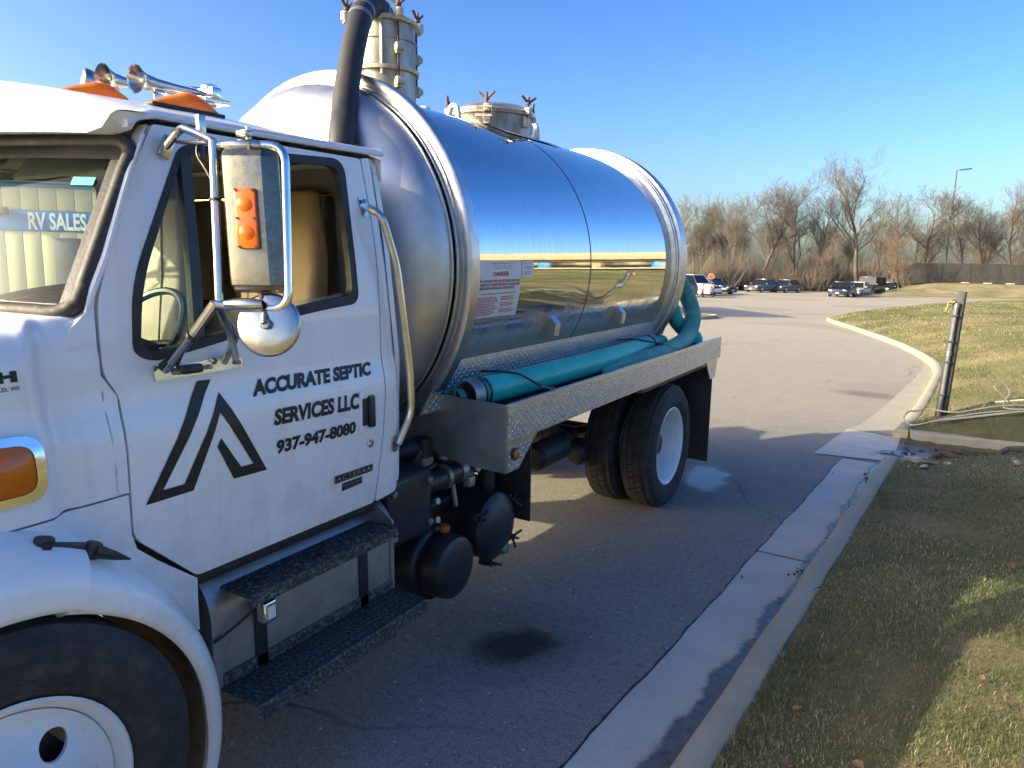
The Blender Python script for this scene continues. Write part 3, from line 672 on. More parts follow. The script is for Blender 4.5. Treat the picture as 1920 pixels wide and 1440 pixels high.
for sx in (1, -1): fender(sx)
# rubber hood latch lying over the seam
def latch(sx):
    P = part('hood_latch', T)
    pmk('latch_strap', [moved(box((0, 0, 0), (.022, .15, .034), .008), Matrix.Translation((1.125 * sx, -4.66, 1.27)) @ Matrix.Rotation(R(-20), 4, 'X')),
                        moved(box((0, 0, 0), (.03, .05, .05), .012), Matrix.Translation((1.122 * sx, -4.715, 1.298)) @ Matrix.Rotation(R(-20), 4, 'X')),
                        moved(box((0, 0, 0), (.034, .04, .05), .01), Matrix.Translation((1.13 * sx, -4.60, 1.245)) @ Matrix.Rotation(R(-25), 4, 'X')),
                        moved(lathe([(0, 0), (.021, 0), (.014, .06), (.003, .115), (0, .118)], seg=10), Matrix.Translation((1.136 * sx, -4.60, 1.245)) @ Matrix.Rotation(R(-122), 4, 'X'))], 'black', P)
    pmk('latch_pin', [cyl((1.12 * sx, -4.715, 1.298), (sx, 0, 0), .012, 0, .026, 12)], 'rubber', P)
    pmk('latch_bracket', [box((1.1 * sx, -4.655, 1.25), (.02, .05, .03), .004)], 'galv', P)
latch(1); latch(-1)
# side marker light in a chrome bezel
for sx in (1, -1):
    P = part('marker_light', T); C0 = (-4.775, 1.49)
    X0 = XS(1.49) + hood_x(-4.775)
    oy = rpoly([(-4.90, 1.59), (-4.665, 1.575), (-4.67, 1.405), (-4.90, 1.405)], .05, 6); iy = rpoly([(-4.885, 1.567), (-4.69, 1.553), (-4.693, 1.428), (-4.885, 1.428)], .04, 6)
    pmk('bezel', [sheet(oy, [iy], lambda y, z: XS(z) + hood_x(y) + .016, .03, .05, .05, sx)], 'chrome', P)
    pmk('lens', [sheet(rpoly([(-4.884, 1.566), (-4.691, 1.552), (-4.694, 1.429), (-4.884, 1.429)], .04, 6), (), lambda y, z: XS(z) + hood_x(y) + .012 + .014 * (1 - ((y + 4.79) / .1) ** 2) * (1 - ((z - 1.495) / .07) ** 2), .02, .025, .02, sx)], 'amber_dark', P)
# dealer decal on the hood side: a block H over a place name
hx = lambda y, z: XS(z) + hood_x(y) + .002
D = part('dealer_decal', hood)
Hh = [(-4.738, 1.742), (-4.722, 1.742), (-4.722, 1.733), (-4.706, 1.733), (-4.706, 1.742), (-4.690, 1.742), (-4.690, 1.713), (-4.706, 1.713), (-4.706, 1.724), (-4.722, 1.724), (-4.722, 1.713), (-4.738, 1.713)]
pmk('block_letter', [sheet(Hh, (), hx, 0, .02, .02)], 'vinyl', D)
pmk('place_name', [text_on('ELD, WI', lambda u, v: (hx(-4.745 + .055 * u, 1.695) + .001, -4.745 + .055 * u, 1.690 + .012 * v), .01)], 'vinyl', D, smooth=0)
# front end (turned away from the camera): grille, headlights, bumper
pmk('grille', [box((0, -6.03, 1.25), (1.1, .03, .52), .05)], 'chrome')
pmk('nose_panel', [prism([(-.86, .80), (.86, .80), (.92, 1.0), (.94, 1.40), (-.94, 1.40), (-.92, 1.0)], 'y', -6.015, -5.96)], 'white', smooth=30)
for sx in (1, -1): pmk('headlight_bezel', [box((.72 * sx, -6.02, 1.16), (.33, .04, .27), .02)], 'chassis')
for i in range(7): pmk('grille_bar', [box((0, -6.05, 1.06 + i * .063), (1.02, .02, .02), .005)], 'chassis')
for sx in (1, -1): pmk('headlight', [box((.72 * sx, -6.03, 1.16), (.26, .06, .2), .03)], 'chrome')
pmk('bumper', [box((0, -6.16, .66), (2.35, .16, .3), .04)], 'white_worn')

# ---- cab shell: pillars, back wall, floor, inner lining
cab = part('cab', T)
WIN = rpoly([(-4.10, 2.388), (-4.335, 1.955), (-4.362, 1.745), (-4.30, 1.714), (-4.045, 1.753), (-3.714, 1.821), (-3.392, 1.848), (-3.368, 2.424), (-3.6, 2.414)], [.05, .12, .05, .06, .2, .2, .05, .07, .2], 6)
WIN_I = rpoly([(-4.095, 2.356), (-4.300, 1.960), (-4.336, 1.765), (-4.29, 1.742), (-4.045, 1.784), (-3.714, 1.853), (-3.424, 1.882), (-3.402, 2.391), (-3.6, 2.384)], [.03, .1, .04, .05, .2, .2, .04, .06, .2], 6)
DOOR = rpoly([(-4.18, 2.435), (-4.254, 2.318), (-4.36, 2.094), (-4.427, 1.942), (-4.443, 1.89), (-4.451, 1.792), (-4.453, 1.694), (-4.415, 1.624), (-4.421, 1.538), (-4.424, 1.25), (-4.421, 1.19), (-4.216, .988), (-3.36, .988), (-3.322, 1.248), (-3.295, 1.55), (-3.252, 2.128), (-3.27, 2.437)], [.01, .2, .2, .1, .1, .1, .03, .03, .1, .1, .1, .02, .02, .2, .2, .2, .02], 5)
for sx in (1, -1):
    pmk('a_pillar', [sheet([(-4.198, 2.432), (-4.264, 2.318), (-4.370, 2.094), (-4.438, 1.942), (-4.454, 1.89), (-4.461, 1.80), (-4.463, 1.77), (-4.55, 1.77), (-4.53, 1.83), (-4.468, 1.885), (-4.222, 2.40)], (), side, .05, .06, .04, sx)], 'white', cab, smooth=50)
    pmk('b_pillar', [sheet(rpoly([(-3.262, 2.44), (-3.2435, 2.128), (-3.2865, 1.55), (-3.3135, 1.248), (-3.351, .988), (-3.215, 1.0), (-3.19, 1.3), (-3.165, 1.9), (-3.155, 2.45)], [.01, .2, .2, .2, .01, .03, .2, .2, .01], 4), (), lambda y, z: XS(z) - .035 * smooth01((y + 3.225) / .07), .05, .02, .06, sx)], 'white', cab, smooth=50)
    # soft moulding line beside the door on the pillar
    pmk('pillar_moulding', [tube([((XS(z) + .002) * sx, y, z) for y, z in ((-4.215, 2.40), (-4.29, 2.27), (-4.40, 2.03), (-4.455, 1.93), (-4.482, 1.87))], [.004, .009, .012, .012, .004], 8)], 'white', cab)
    # black gap behind the door edges
    pmk('inner_side', [sheet([(-4.47, 1.72), (-4.49, .96), (-3.17, .96), (-3.17, 1.70)], (), lambda y, z: XS(z) - .045, .01, .2, .15, sx)], 'chassis', cab)
    pmk('inner_side', [sheet([(-4.50, 2.47), (-4.50, 1.60), (-3.17, 1.60), (-3.17, 2.47)], [[(-4.11, 2.41), (-4.37, 1.93), (-4.375, 1.71), (-3.38, 1.83), (-3.35, 2.43)]], lambda y, z: (XS(z) - .04) if y > -4.3 or z < 2.0 or y > -4.48 + (z - 1.86) * .45 else (XS(z) - .04), .0, .2, .15, sx)] if False else [sheet([(-4.16, 2.45), (-4.40, 1.92), (-4.44, 1.70), (-3.17, 1.70), (-3.17, 2.45)], [[(-4.09, 2.405), (-4.33, 1.95), (-4.355, 1.72), (-3.395, 1.86), (-3.37, 2.42)]], lambda y, z: XS(z) - .04, .015, .2, .12, sx)], 'black', cab)
# back wall with rear window
RW = rpoly([(-.55, 1.78), (.68, 1.78), (.66, 2.32), (-.55, 2.32)], .06, 5)
def swapxy(g): return [(y, x, z) for x, y, z in g[0]], [tuple(reversed(q)) for q in g[1]]
BACK = rpoly([(-.97, 1.0), (.97, 1.0), (.985, 1.6), (.93, 2.1), (.86, 2.46), (-.86, 2.46), (-.93, 2.1), (-.985, 1.6)], .05, 4)
pmk('back_wall', [swapxy(sheet(BACK, [RW], lambda y, z: -3.15, .03, 0, 0))], 'white', cab)
pmk('rear_window', [swapxy(sheet([(p[0], p[1]) for p in RW], (), lambda y, z: -3.158, 0, 0, 0))], 'glass', cab, smooth=0)
pmk('rear_window_seal', [tube([(x, -3.15, z) for x, z in RW], .014, 6, True)], 'rubber', cab)
pmk('back_lining', [swapxy(sheet([(-.93, 1.0), (.93, 1.0), (.9, 2.1), (.83, 2.42), (-.83, 2.42), (-.9, 2.1)], [[(p[0] * .99, p[1]) for p in RW]], lambda y, z: -3.19, 0, 0, 0))], 'liner', cab, smooth=0)
pmk('cab_floor', [box((0, -3.83, .99), (1.9, 1.3, .05), .01), box((0, -4.47, 1.36), (1.86, .06, .8), .01)], 'chassis', cab)
# interior
dash = pmk('dashboard', [prism([(-4.62, 1.42), (-4.66, 1.80), (-4.56, 1.828), (-4.36, 1.815), (-4.24, 1.76), (-4.2, 1.62), (-4.26, 1.42)], 'x', -.92, .92)], 'dash', cab)
pmk('instrument_hood', [prism([(-4.36, 1.80), (-4.32, 1.85), (-4.22, 1.84), (-4.17, 1.72), (-4.3, 1.7)], 'x', .22, .68)], 'dash', dash)
pmk('steering_wheel', [tube([(.45 + .225 * math.cos(a), -4.03 + .225 * math.sin(a) * .62, 1.72 + .225 * math.sin(a) * .78) for a in lin(0, 2 * PI, 33)[:-1]], .015, 8, True),
                       tube([(.45 - .22, -4.03, 1.72), (.45, -4.05, 1.70), (.45 + .22, -4.03, 1.72)], .014, 8), tube([(.45, -4.05, 1.7), (.45, -4.17, 1.57)], .018, 8), tube([(.45, -4.03, 1.70), (.45, -4.12, 1.62), (.45, -4.3, 1.5)], .03, 8)], 'black', cab)
pmk('gear_lever', [tube([(.02, -4.0, 1.1), (.03, -3.96, 1.5), (.1, -3.95, 1.72)], .012, 8), lathe([(0, -.03), (.026, -.015), (.028, .01), (.0, .034)], (.1, -3.95, 1.74), seg=12)], 'black', cab)
def seat(cx, mat):
    P = part('seat', cab)
    def back(u, v):
        wd = .245 - .055 * smooth01((v - .62) / .38); x = cx + wd * u; z = 1.38 + .94 * v; y = -3.47 + .14 * v + .035 * u * u - .03 * math.sin(v * PI) * (1 - abs(u))
        return x, y, z
    us = lin(-1, 1, 13); v_ = lin(0, 1, 16)
    g1 = grid(back, us, v_); g2 = grid(lambda u, v: (back(u, v)[0], back(u, v)[1] + .13 - .05 * (v ** 3) - .02 * u * u, back(u, v)[2]), us, v_)
    n = len(us); m_ = len(v_); o = n * m_
    rim = [j * n for j in range(m_)] + [(m_ - 1) * n + i for i in range(1, n)] + [j * n + n - 1 for j in range(m_ - 2, -1, -1)] + list(range(n - 2, 0, -1))
    Vv = g1[0] + g2[0]; Fv = g1[1] + [tuple(i + o for i in reversed(q)) for q in g2[1]] + [(rim[i], rim[(i + 1) % len(rim)], rim[(i + 1) % len(rim)] + o, rim[i] + o) for i in range(len(rim))]
    sb = mk('seat_back', [(Vv, Fv)], mat, P, smooth=70)
    md = sb.modifiers.new('round', 'BEVEL'); md.width = .03; md.segments = 3; md.limit_method = 'ANGLE'
    pmk('seat_cushion', [box((cx, -3.66, 1.36), (.5, .5, .16), .05, 3)], mat, P)
    pmk('seat_base', [box((cx, -3.64, 1.16), (.4, .4, .26), .02)], 'chassis', P)
    pmk('seat_piping', [tube([Vector(back(u, v)) + Vector((0, -.004, 0)) for u, v in [(-.55, .05), (-.55, .6), (-.42, .95), (.42, .95), (.55, .6), (.55, .05)]], .005, 5)], mat, P)
seat(.44, 'tan'); seat(-.5, 'beige')
pmk('seat_belt', [prism([(-3.25, 1.3), (-3.2, 1.3), (-3.2, 2.15), (-3.25, 2.15)], 'x', .78, .785)], 'black', cab)
pmk('dash_paper', [moved(box((0, 0, 0), (.32, .19, .003)), Matrix.Translation((.56, -4.43, 1.845)) @ Matrix.Rotation(R(12), 4, 'Z') @ Matrix.Rotation(R(-6), 4, 'X'))], 'paper', cab)
pmk('pen', [tube([(.46, -4.49, 1.853), (.56, -4.5, 1.856)], .005, 8)], 'black', cab)
for i in range(6): pmk('paper_print', [moved(box((0, 0, 0), (.2 - .02 * (i % 3), .004, .0008)), Matrix.Translation((.56, -4.43, 1.8475)) @ Matrix.Rotation(R(12), 4, 'Z') @ Matrix.Rotation(R(-6), 4, 'X') @ Matrix.Translation((.01, -.05 + i * .014, 0)))], 'galv', cab)
pmk('sun_visor', [box((-.42, -4.18, 2.36), (.62, .2, .02), .008, rot=('X', R(50))), box((.42, -4.18, 2.37), (.6, .2, .02), .008, rot=('X', R(50)))], 'liner', cab)

# ---- windscreen
def ws(u, v, o=0.):     # u -1..1, v 0..1 (bottom..top)
    xe = .958 + (.878 - .958) * v; y = -4.50 + .262 * v - .205 * (1 - u * u); z = 1.872 + .505 * v + .012 * (1 - u * u)
    return (u * xe, y - o * .9, z + o * .42)
wsc = pmk('windscreen', [grid(lambda u, v: ws(u, v), lin(-1, 1, 25), lin(0, 1, 9))], 'wind_glass', smooth=80)
edge = [ws(-1, v) for v in lin(.06, .94, 9)] + [ws(u, 1) for u in lin(-.95, .95, 25)] + [ws(1, v) for v in lin(.94, .06, 9)] + [ws(u, 0) for u in lin(.95, -.95, 25)]
pmk('windscreen_seal', [tube(catmull(edge, 2, True), .024, 8, True)], 'seal', wsc, smooth=80)
def band(u0, u1, v0, v1, o, n=25): return grid(lambda u, v: ws(u, v, o), lin(u0, u1, n), lin(v0, v1, 4))
pmk('windscreen_frit', [band(-1, 1, .88, 1, .006), band(-1, -.95, 0, .88, .006, 4), band(.95, 1, 0, .88, .006, 4), band(-1, 1, 0, .045, .006)], 'black', wsc, smooth=80)
pmk('inspection_sticker', [band(.84, .92, .72, .77, .004, 4)], 'teal_tape', wsc)

# ---- roof: a cap with a rolled brow over the windscreen, gutter rails along the sides
def roof(u, v):        # u -1..1 across, v 0 (brow lip) .. 1 (rear)
    yf = -4.60 + .33 * u * u; y_e = -3.15
    brow = .22
    side_h = 2.475; crown = .125 * (1 - abs(u) ** 2.6)
    xw = .895
    if v < brow:
        t = v / brow; a = t * PI / 2
        lipz = 2.388 + .065 * smooth01((abs(u) - .94) / .06); y = yf - .035 * (1 - t) + .13 * (1 - math.cos(a)) + .03 * t; z = lipz + (side_h + crown - .01 - lipz) * math.sin(a) ** .85
        x = u * (xw + .018 * math.sin(PI * min(1, t * 1.0 + .3)))
    else:
        t = (v - brow) / (1 - brow); y = yf + .16 + (y_e - yf - .16) * t; z = side_h + crown * (1 - .15 * t) - .01 + .012 * math.sin(t * PI) - .02 * t ** 6
        x = u * xw
    return x, y, z
us = [-1, -.985, -.96, -.92, -.86] + lin(-.78, .78, 19) + [.86, .92, .96, .985, 1]
vs_ = lin(0, .22, 10) + lin(.27, 1, 14)
rf = grid(roof, us, vs_)
lip = grid(lambda u, v: (roof(u, 0)[0], roof(u, 0)[1] + .09 * v, roof(u, 0)[2] + .006 * v), us, [0, .5, 1])
rskirt = grid(lambda u, v: (roof(u, 1)[0] * (1 - .005 * v), roof(u, 1)[1] + .008 * v, roof(u, 1)[2] - .09 * v), us, [0, 1])
roofo = pmk('roof', [rf, (lip[0], [tuple(reversed(q)) for q in lip[1]]), rskirt], 'white', smooth=50)
pmk('roof_lining', [grid(lambda u, v: (roof(u, .3 + .7 * v)[0] * .98, roof(u, .3 + .7 * v)[1] - .02 * v + .02, min(2.45, roof(u, .3 + .7 * v)[2] - .06)), lin(-1, 1, 9), lin(0, 1, 4))], 'liner', roofo)
for sx in (1, -1):
    rail = [(-4.27, 2.425), (-4.225, 2.452), (-4.17, 2.466), (-3.9, 2.465), (-3.5, 2.468), (-3.13, 2.474)]
    pmk('gutter_rail', [moved(prism([(-.018, -.016), (.014, -.013), (.016, -.004), (.004, .012), (-.018, .016)], 'y', 0, 1), Matrix.Identity(4))] if False else
        [(lambda P, pr: ([(sx * (XS(z) + a), y, z + b_) for y, z in P for a, b_ in pr], [(j * len(pr) + q, j * len(pr) + (q + 1) % len(pr), (j + 1) * len(pr) + (q + 1) % len(pr), (j + 1) * len(pr) + q) for j in range(len(P) - 1) for q in range(len(pr))] + [tuple(range(len(pr))), tuple((len(P) - 1) * len(pr) + q for q in range(len(pr)))]))(rail, [(-.02, -.012), (.012, -.013), (.017, -.006), (.014, .004), (.0, .016), (-.02, .02)])], 'white', roofo, smooth=40)
# cab lights
for k, cx in enumerate((.66, .34, 0, -.34, -.66)):
    yy = -4.50 + .33 * (cx / .895) ** 2 + .36; zz = roof(cx / .895, .48)[2] - .004
    P = part('cab_light', roofo)
    def lens(u, v):
        a = u * PI; t = v; ln = .265; y = yy - .10 + ln * t; hgt = .062 * math.sin(PI * min(1, t ** .75 * 1.0) if t < 1 else PI) ** .8 if 0 < t < 1 else 0.0
        hgt = .066 * (t / .6) ** .75 if t < .6 else .066 * (1 - ((t - .6) / .4) ** 2.2) ** .7 if t < 1 else 0
        wd = .052 * (min(1, .35 + t * 1.4) if t < .6 else 1.0)
        return cx + wd * math.cos(a), y, zz + max(0, hgt) * math.sin(a) - .006 * 0
    pmk('lens', [grid(lens, lin(0, 1, 13), lin(0.001, 1, 15))], 'amber', P, smooth=40)
    pmk('light_base', [box((cx, yy + .035, zz - .002), (.118, .285, .014), .006)], 'rubber', P)
    pmk('lens_rib', [grid(lambda u, v: tuple(np.array(lens(u, .52 + j * .03 + .012 * v)) + np.array([0, 0, .0015])), lin(.15, .85, 9), [0, 1]) for j in range(9)], 'amber_dark', P, kind='stuff')
# air horns
horn = part('air_horn', roofo)
def trumpet(x, y0, y1, z, rb, m='stainless'):
    L = y1 - y0; prof = [(rb * .90, .004), (rb, 0.), (rb, .004), (rb * .78, .016), (rb * .52, .045), (rb * .36, .09), (rb * .27, .16), (.012, L)]
    inner = [(rb * .95, .002), (rb * .74, .018), (rb * .48, .046), (rb * .3, .09), (.006, .15)]
    pmk('trumpet', [lathe(prof, (x, y0, z), (0, 1, 0), 28), lathe(inner, (x, y0, z), (0, 1, 0), 28)], m, horn, smooth=60)
trumpet(.245, -3.96, -3.60, 2.685, .053); trumpet(.34, -3.89, -3.60, 2.685, .053)
pmk('horn_manifold', [box((.3, -3.575, 2.685), (.2, .05, .055), .012), cyl((.25, -3.575, 2.70), (0, 0, 1), .035, 0, .022, 18, .005), cyl((.35, -3.575, 2.70), (0, 0, 1), .035, 0, .022, 18, .005), box((.36, -3.58, 2.655), (.1, .12, .018), .006), prism([(-3.66, 2.55), (-3.60, 2.55), (-3.54, 2.67), (-3.60, 2.67)], 'x', .27, .36)], 'chrome', horn)
pmk('horn_bracket', [box((.3, -3.76, 2.60), (.2, .05, .012), .004), box((.29, -3.76, 2.64), (.012, .05, .08), .003)], 'chrome', horn)
pmk('hailing_horn', [lathe([(0, .13), (.025, .12), (.042, .06), (.05, .02), (.052, 0), (.047, .004), (.02, .04), (0, .045)], (.185, -4.0, 2.67), (.3, .9, -.2), 24), box((.2, -3.92, 2.62), (.05, .08, .05), .01)], 'stainless', horn, smooth=60)

# ---- doors
def door(sx):
    d = pmk('door', [sheet(DOOR, [WIN], side, .035, .09, .035, sx)], 'white', smooth=40)
    pmk('window_frame', [sheet(WIN, [WIN_I], off(.004), .03, .08, .05, sx)], 'rubber', d, smooth=40)
    bar = [(-4.088, 2.375), (-4.066, 2.375), (-4.112, 1.80), (-4.138, 1.79)]
    pmk('vent_bar', [sheet([(-4.098, 2.37), (-4.060, 2.372), (-4.112, 1.775), (-4.150, 1.767)], (), off(-.004), .03, 0, .05, sx)], 'black', d)
    pmk('vent_glass', [sheet([(-4.10, 2.352), (-4.298, 1.962), (-4.332, 1.767), (-4.14, 1.767), (-4.09, 2.352)], (), off(-.018), 0, .1, .06, sx)], 'glass', d, smooth=80)
    if sx == 1:   # driver's window is wound half way down behind the mirror
        pmk('window_glass', [sheet([(-4.13, 1.760), (-4.13, 1.778), (-3.714, 1.868), (-3.43, 1.893), (-3.43, 1.875), (-3.714, 1.85)], (), off(-.02), 0, .1, .06, sx)], 'glass', d, smooth=80)
    pmk('inner_trim', [sheet([(-4.40, 1.02), (-4.40, 1.70), (-4.29, 1.71), (-3.714, 1.815), (-3.36, 1.84), (-3.36, 1.02)], (), off(-.06), .02, .2, .12, sx)], 'dash', d)
    # recessed paddle handle
    pmk('handle_recess', [sheet(rpoly([(-3.462, 1.50), (-3.358, 1.487), (-3.36, 1.30), (-3.462, 1.314)], .035, 5), [rpoly([(-3.446, 1.484), (-3.372, 1.474), (-3.374, 1.32), (-3.446, 1.332)], .02, 4)], off(.006), .012, .05, .04, sx)], 'white', d)
    h = pmk('door_handle', [box(((1.036) * sx, -3.393, 1.40), (.026, .034, .135), .008, rot=('X', R(1)))], 'black', d)
    pmk('handle_well', [box(((1.030) * sx, -3.425, 1.402), (.012, .03, .115), .004)], 'rubber', h)
    pmk('door_lock', [cyl((1.026 * sx, -3.395, 1.262), (sx, 0, 0), .017, 0, .01, 20, .003), cyl((1.036 * sx, -3.395, 1.262), (sx, 0, 0), .009, 0, .003, 16)], 'chrome', d)
    return d
dr = door(1); door(-1)
# lettering and badge (driver's door)
fo = lambda o: (lambda y, z: XS(z) + o)
def door_text(txt, q, bold, o=.0022, par=None, mat='vinyl', sp=1.0):
    bl = bilerp(*q)
    def fn(u, v):
        y, z = bl(u, v); return XS(z) + o, y, z
    return pmk('lettering', [text_on(txt, fn, bold, sp)], mat, par or dr, smooth=0)
door_text('ACCURATE SEPTIC', ((-3.965, 1.553), (-3.373, 1.549), (-3.358, 1.604), (-3.950, 1.61)), .055)
door_text('SERVICES LLC', ((-3.894, 1.437), (-3.462, 1.423), (-3.457, 1.490), (-3.883, 1.496)), .05)
door_text('937-947-8080', ((-3.888, 1.329), (-3.484, 1.324), (-3.480, 1.376), (-3.884, 1.381)), .05)
pmk('logo', [sheet([(-4.163, 1.637), (-4.113, 1.634), (-4.325, 1.320), (-4.248, 1.316), (-4.090, 1.591), (-3.931, 1.284), (-4.069, 1.287), (-4.126, 1.412), (-4.110, 1.440), (-4.037, 1.324), (-3.987, 1.322), (-4.105, 1.521), (-4.225, 1.2885), (-4.383, 1.287)][:2] + [(-4.325, 1.319), (-4.252, 1.319), (-4.091, 1.590), (-3.931, 1.284), (-4.069, 1.287), (-4.126, 1.412), (-4.111, 1.440), (-4.038, 1.322), (-3.988, 1.322), (-4.103, 1.525), (-4.222, 1.2885), (-4.383, 1.287)], (), fo(.0022), 0, .06, .03)], 'vinyl', dr, smooth=0)
bd = part('badge', dr)
pmk('badge_plate', [sheet(rpoly([(-3.603, 1.136), (-3.380, 1.137), (-3.380, 1.169), (-3.603, 1.170)], .006, 3), (), fo(.005), .006, .1, .02)], 'chrome', bd)
pmk('badge_face', [sheet([(-3.597, 1.140), (-3.386, 1.141), (-3.386, 1.165), (-3.597, 1.166)], (), fo(.0055), 0, .1, .02)], 'machine', bd)
door_text('ACTERRA', ((-3.592, 1.144), (-3.391, 1.145), (-3.391, 1.162), (-3.592, 1.163)), .01, .0065, bd, 'alu', 1.25)
pmk('badge_plate', [sheet([(-3.556, 1.094), (-3.441, 1.099), (-3.442, 1.127), (-3.556, 1.127)], (), fo(.0025), .002, .1, .02)], 'machine', bd)
door_text('Mercedes-Benz', ((-3.552, 1.110), (-3.446, 1.113), (-3.446, 1.123), (-3.552, 1.123)), .0, .0032, bd, 'galv')
door_text('POWERED', ((-3.535, 1.100), (-3.462, 1.103), (-3.462, 1.108), (-3.535, 1.105)), .0, .0032, bd, 'galv', 1.3)
# grab handle on the rear pillar
gh = part('grab_handle', T)
pmk('grab_bar', [tube(fillet([(.945, -3.285, 2.235), (1.005, -3.27, 2.205), (1.02, -3.20, 2.0), (1.06, -3.17, 1.55), (1.065, -3.165, 1.36), (1.045, -3.235, 1.225)], .05, 5), .0165, 10)], 'stainless', gh)
for q_, d_ in (([(-3.318, 2.28), (-3.282, 2.28), (-3.272, 2.20), (-3.308, 2.20)], .006), ([(-3.262, 1.26), (-3.226, 1.26), (-3.222, 1.19), (-3.258, 1.19)], .008)): pmk('grab_foot', [sheet(rpoly(q_, .015, 4), (), off(d_), d_, 0, 0)], 'stainless', gh)
pmk('screw', [cyl((.93, -3.298, 2.262), (1, 0, .15), .009, 0, .012, 10), cyl((1.03, -3.243, 1.205), (1, 0, 0), .009, 0, .012, 10)], 'galv', gh)

# ---- west-coast mirrors
def mirror(sx):
    mr = part('mirror', T); mir = (lambda g: g) if sx == 1 else mirx
    def pm(n, gs, m, par=mr, **k): return pmk(n, [mir(g) for g in gs], m, par, **k)
    pm('mirror_loop', [tube(fillet([(1.184, -4.185, 2.352), (1.27, -4.13, 2.354), (1.360, -4.078, 2.354), (1.408, -4.128, 1.888), (1.30, -4.19, 1.885), (1.232, -4.245, 1.903)], .05, 6), .0135, 12)], 'chrome')
    for g_ in (lathe([(.013, 0), (.019, .03), (.019, .085), (.013, .115)], (1.205, -4.172, 2.352), (.85, .5, 0), 12), lathe([(.013, 0), (.019, .03), (.019, .085), (.013, .115)], (1.255, -4.228, 1.9), (.85, .4, 0), 12), cyl((1.27, -4.13, 2.375), (0, 0, 1), .008, -.02, .03, 10), box((1.262, -4.138, 2.385), (.045, .03, .02), .006)): pm('loop_clamp', [g_], 'stainless')
    post = [(1.19, -4.19, 2.365), (1.205, -4.205, 2.2), (1.228, -4.225, 2.03), (1.24, -4.238, 1.90)]
    pm('mirror_post', [tube(post, .012, 10), tube(fillet([(1.232, -4.245, 1.903), (1.15, -4.275, 1.80), (1.035, -4.292, 1.692)], .02), .014, 10), tube([(1.235, -4.243, 1.90), (1.15, -4.14, 1.80), (1.03, -4.035, 1.70)], .0125, 10), tube([(1.225, -4.235, 1.89), (1.13, -4.1, 1.79), (1.025, -4.075, 1.69)], .0115, 10)], 'stainless')
    pm('top_arm', [tube(fillet([(.915, -4.16, 2.368), (.97, -4.14, 2.425), (1.08, -4.16, 2.395), (1.19, -4.19, 2.362)], .03), .0125, 10), box((.917, -4.158, 2.368), (.012, .04, .07), .004, rot=('X', R(-25))), tube([(.93, -4.13, 2.385), (1.05, -4.16, 2.372), (1.19, -4.185, 2.358)], .006, 8), box((1.06, -4.135, 2.42), (.02, .025, .07), .003)], 'stainless')
    pm('door_bracket', [sheet(rpoly([(-4.305, 1.655), (-3.985, 1.66), (-3.985, 1.69), (-4.02, 1.708), (-4.27, 1.69), (-4.305, 1.705)], .008, 3), (), off(.007), .007, .08, .03)], 'chrome')
    pm('bracket_screw', [cyl((1.0, y, z), (1, 0, 0), .008, 0, .016, 10) for y, z in ((-4.235, 1.675), (-4.12, 1.678), (-4.01, 1.68))], 'galv')
    pm('cable_gland', [box((1.012, -4.185, 1.68), (.024, .075, .03), .01)], 'black')
    pm('mirror_cable', [tube(catmull([(1.02, -4.20, 1.68), (1.05, -4.26, 1.70), (1.13, -4.265, 1.79), (1.225, -4.235, 1.905), (1.222, -4.215, 2.05), (1.205, -4.2, 2.2), (1.19, -4.185, 2.3)], 5), .006, 6), tube(catmull([(1.06, -4.14, 2.40), (1.07, -4.16, 2.34), (1.10, -4.16, 2.30), (1.17, -4.18, 2.24), (1.21, -4.2, 2.19), (1.212, -4.2, 2.13)], 5), .004, 6), tube([(1.06, -4.14, 2.385), (1.065, -4.145, 2.33)], .011, 8)], 'black')
    for g_ in (tube([(1.03 + .0, -4.292, 1.70), (1.06, -4.285, 1.72)], .019, 8), tube([(1.15, -4.276, 1.80), (1.156, -4.274, 1.805)], .019, 8), tube([(1.205, -4.205, 2.2), (1.206, -4.206, 2.193)], .018, 8)): pm('cable_tie', [g_], 'rubber')
    # head
    wdir = Vector((.86, .51, 0)).normalized(); ndir = Vector((.51, -.86, 0)).normalized(); up = Vector((.10, -.02, 1)).normalized() * -1
    up = Vector((-.115, .06, 1)).normalized(); m4 = Matrix((( wdir.x, ndir.x, up.x, 1.309), (wdir.y, ndir.y, up.y, -4.150), (wdir.z, ndir.z, up.z, 2.138), (0, 0, 0, 1)))
    HW, HH = .0815, .203
    def hd(u, v):
        a = u; return a
    # housing with rounded back: cross-section across the width
    sec = [(-HW, -.03), (-HW, .016), (-HW + .006, .024), (-HW + .042, .031), (.038, .031), (.056, .016), (HW - .004, .004), (HW, -.006), (HW, -.03)]
    V = []; F = []; zs = [-HH, -HH + .006, -HH + .02, -HH + .05] + lin(-.12, .12, 3) + [HH - .05, HH - .02, HH - .006, HH]
    for z in zs:
        e = max(0, (abs(z) - (HH - .03)) / .03); sc = 1 - .05 * e * e; d = 1 - .30 * e * e
        for x, y in sec: V.append((x * sc, -.03 + (y + .03) * d, z))
    k = len(sec)
    for j in range(len(zs) - 1):
        for q in range(k): F.append((j * k + q, j * k + (q + 1) % k, (j + 1) * k + (q + 1) % k, (j + 1) * k + q))
    F.append(tuple(range(k))); F.append(tuple(reversed([(len(zs) - 1) * k + q for q in range(k)])))
    hdo = pm('mirror_head', [moved((V, F), m4)], 'mirror_back', smooth=14)
    pm('mirror_glass', [moved(box((0, -.032, 0), (.15, .004, .385), .001), m4)], 'chrome', hdo)
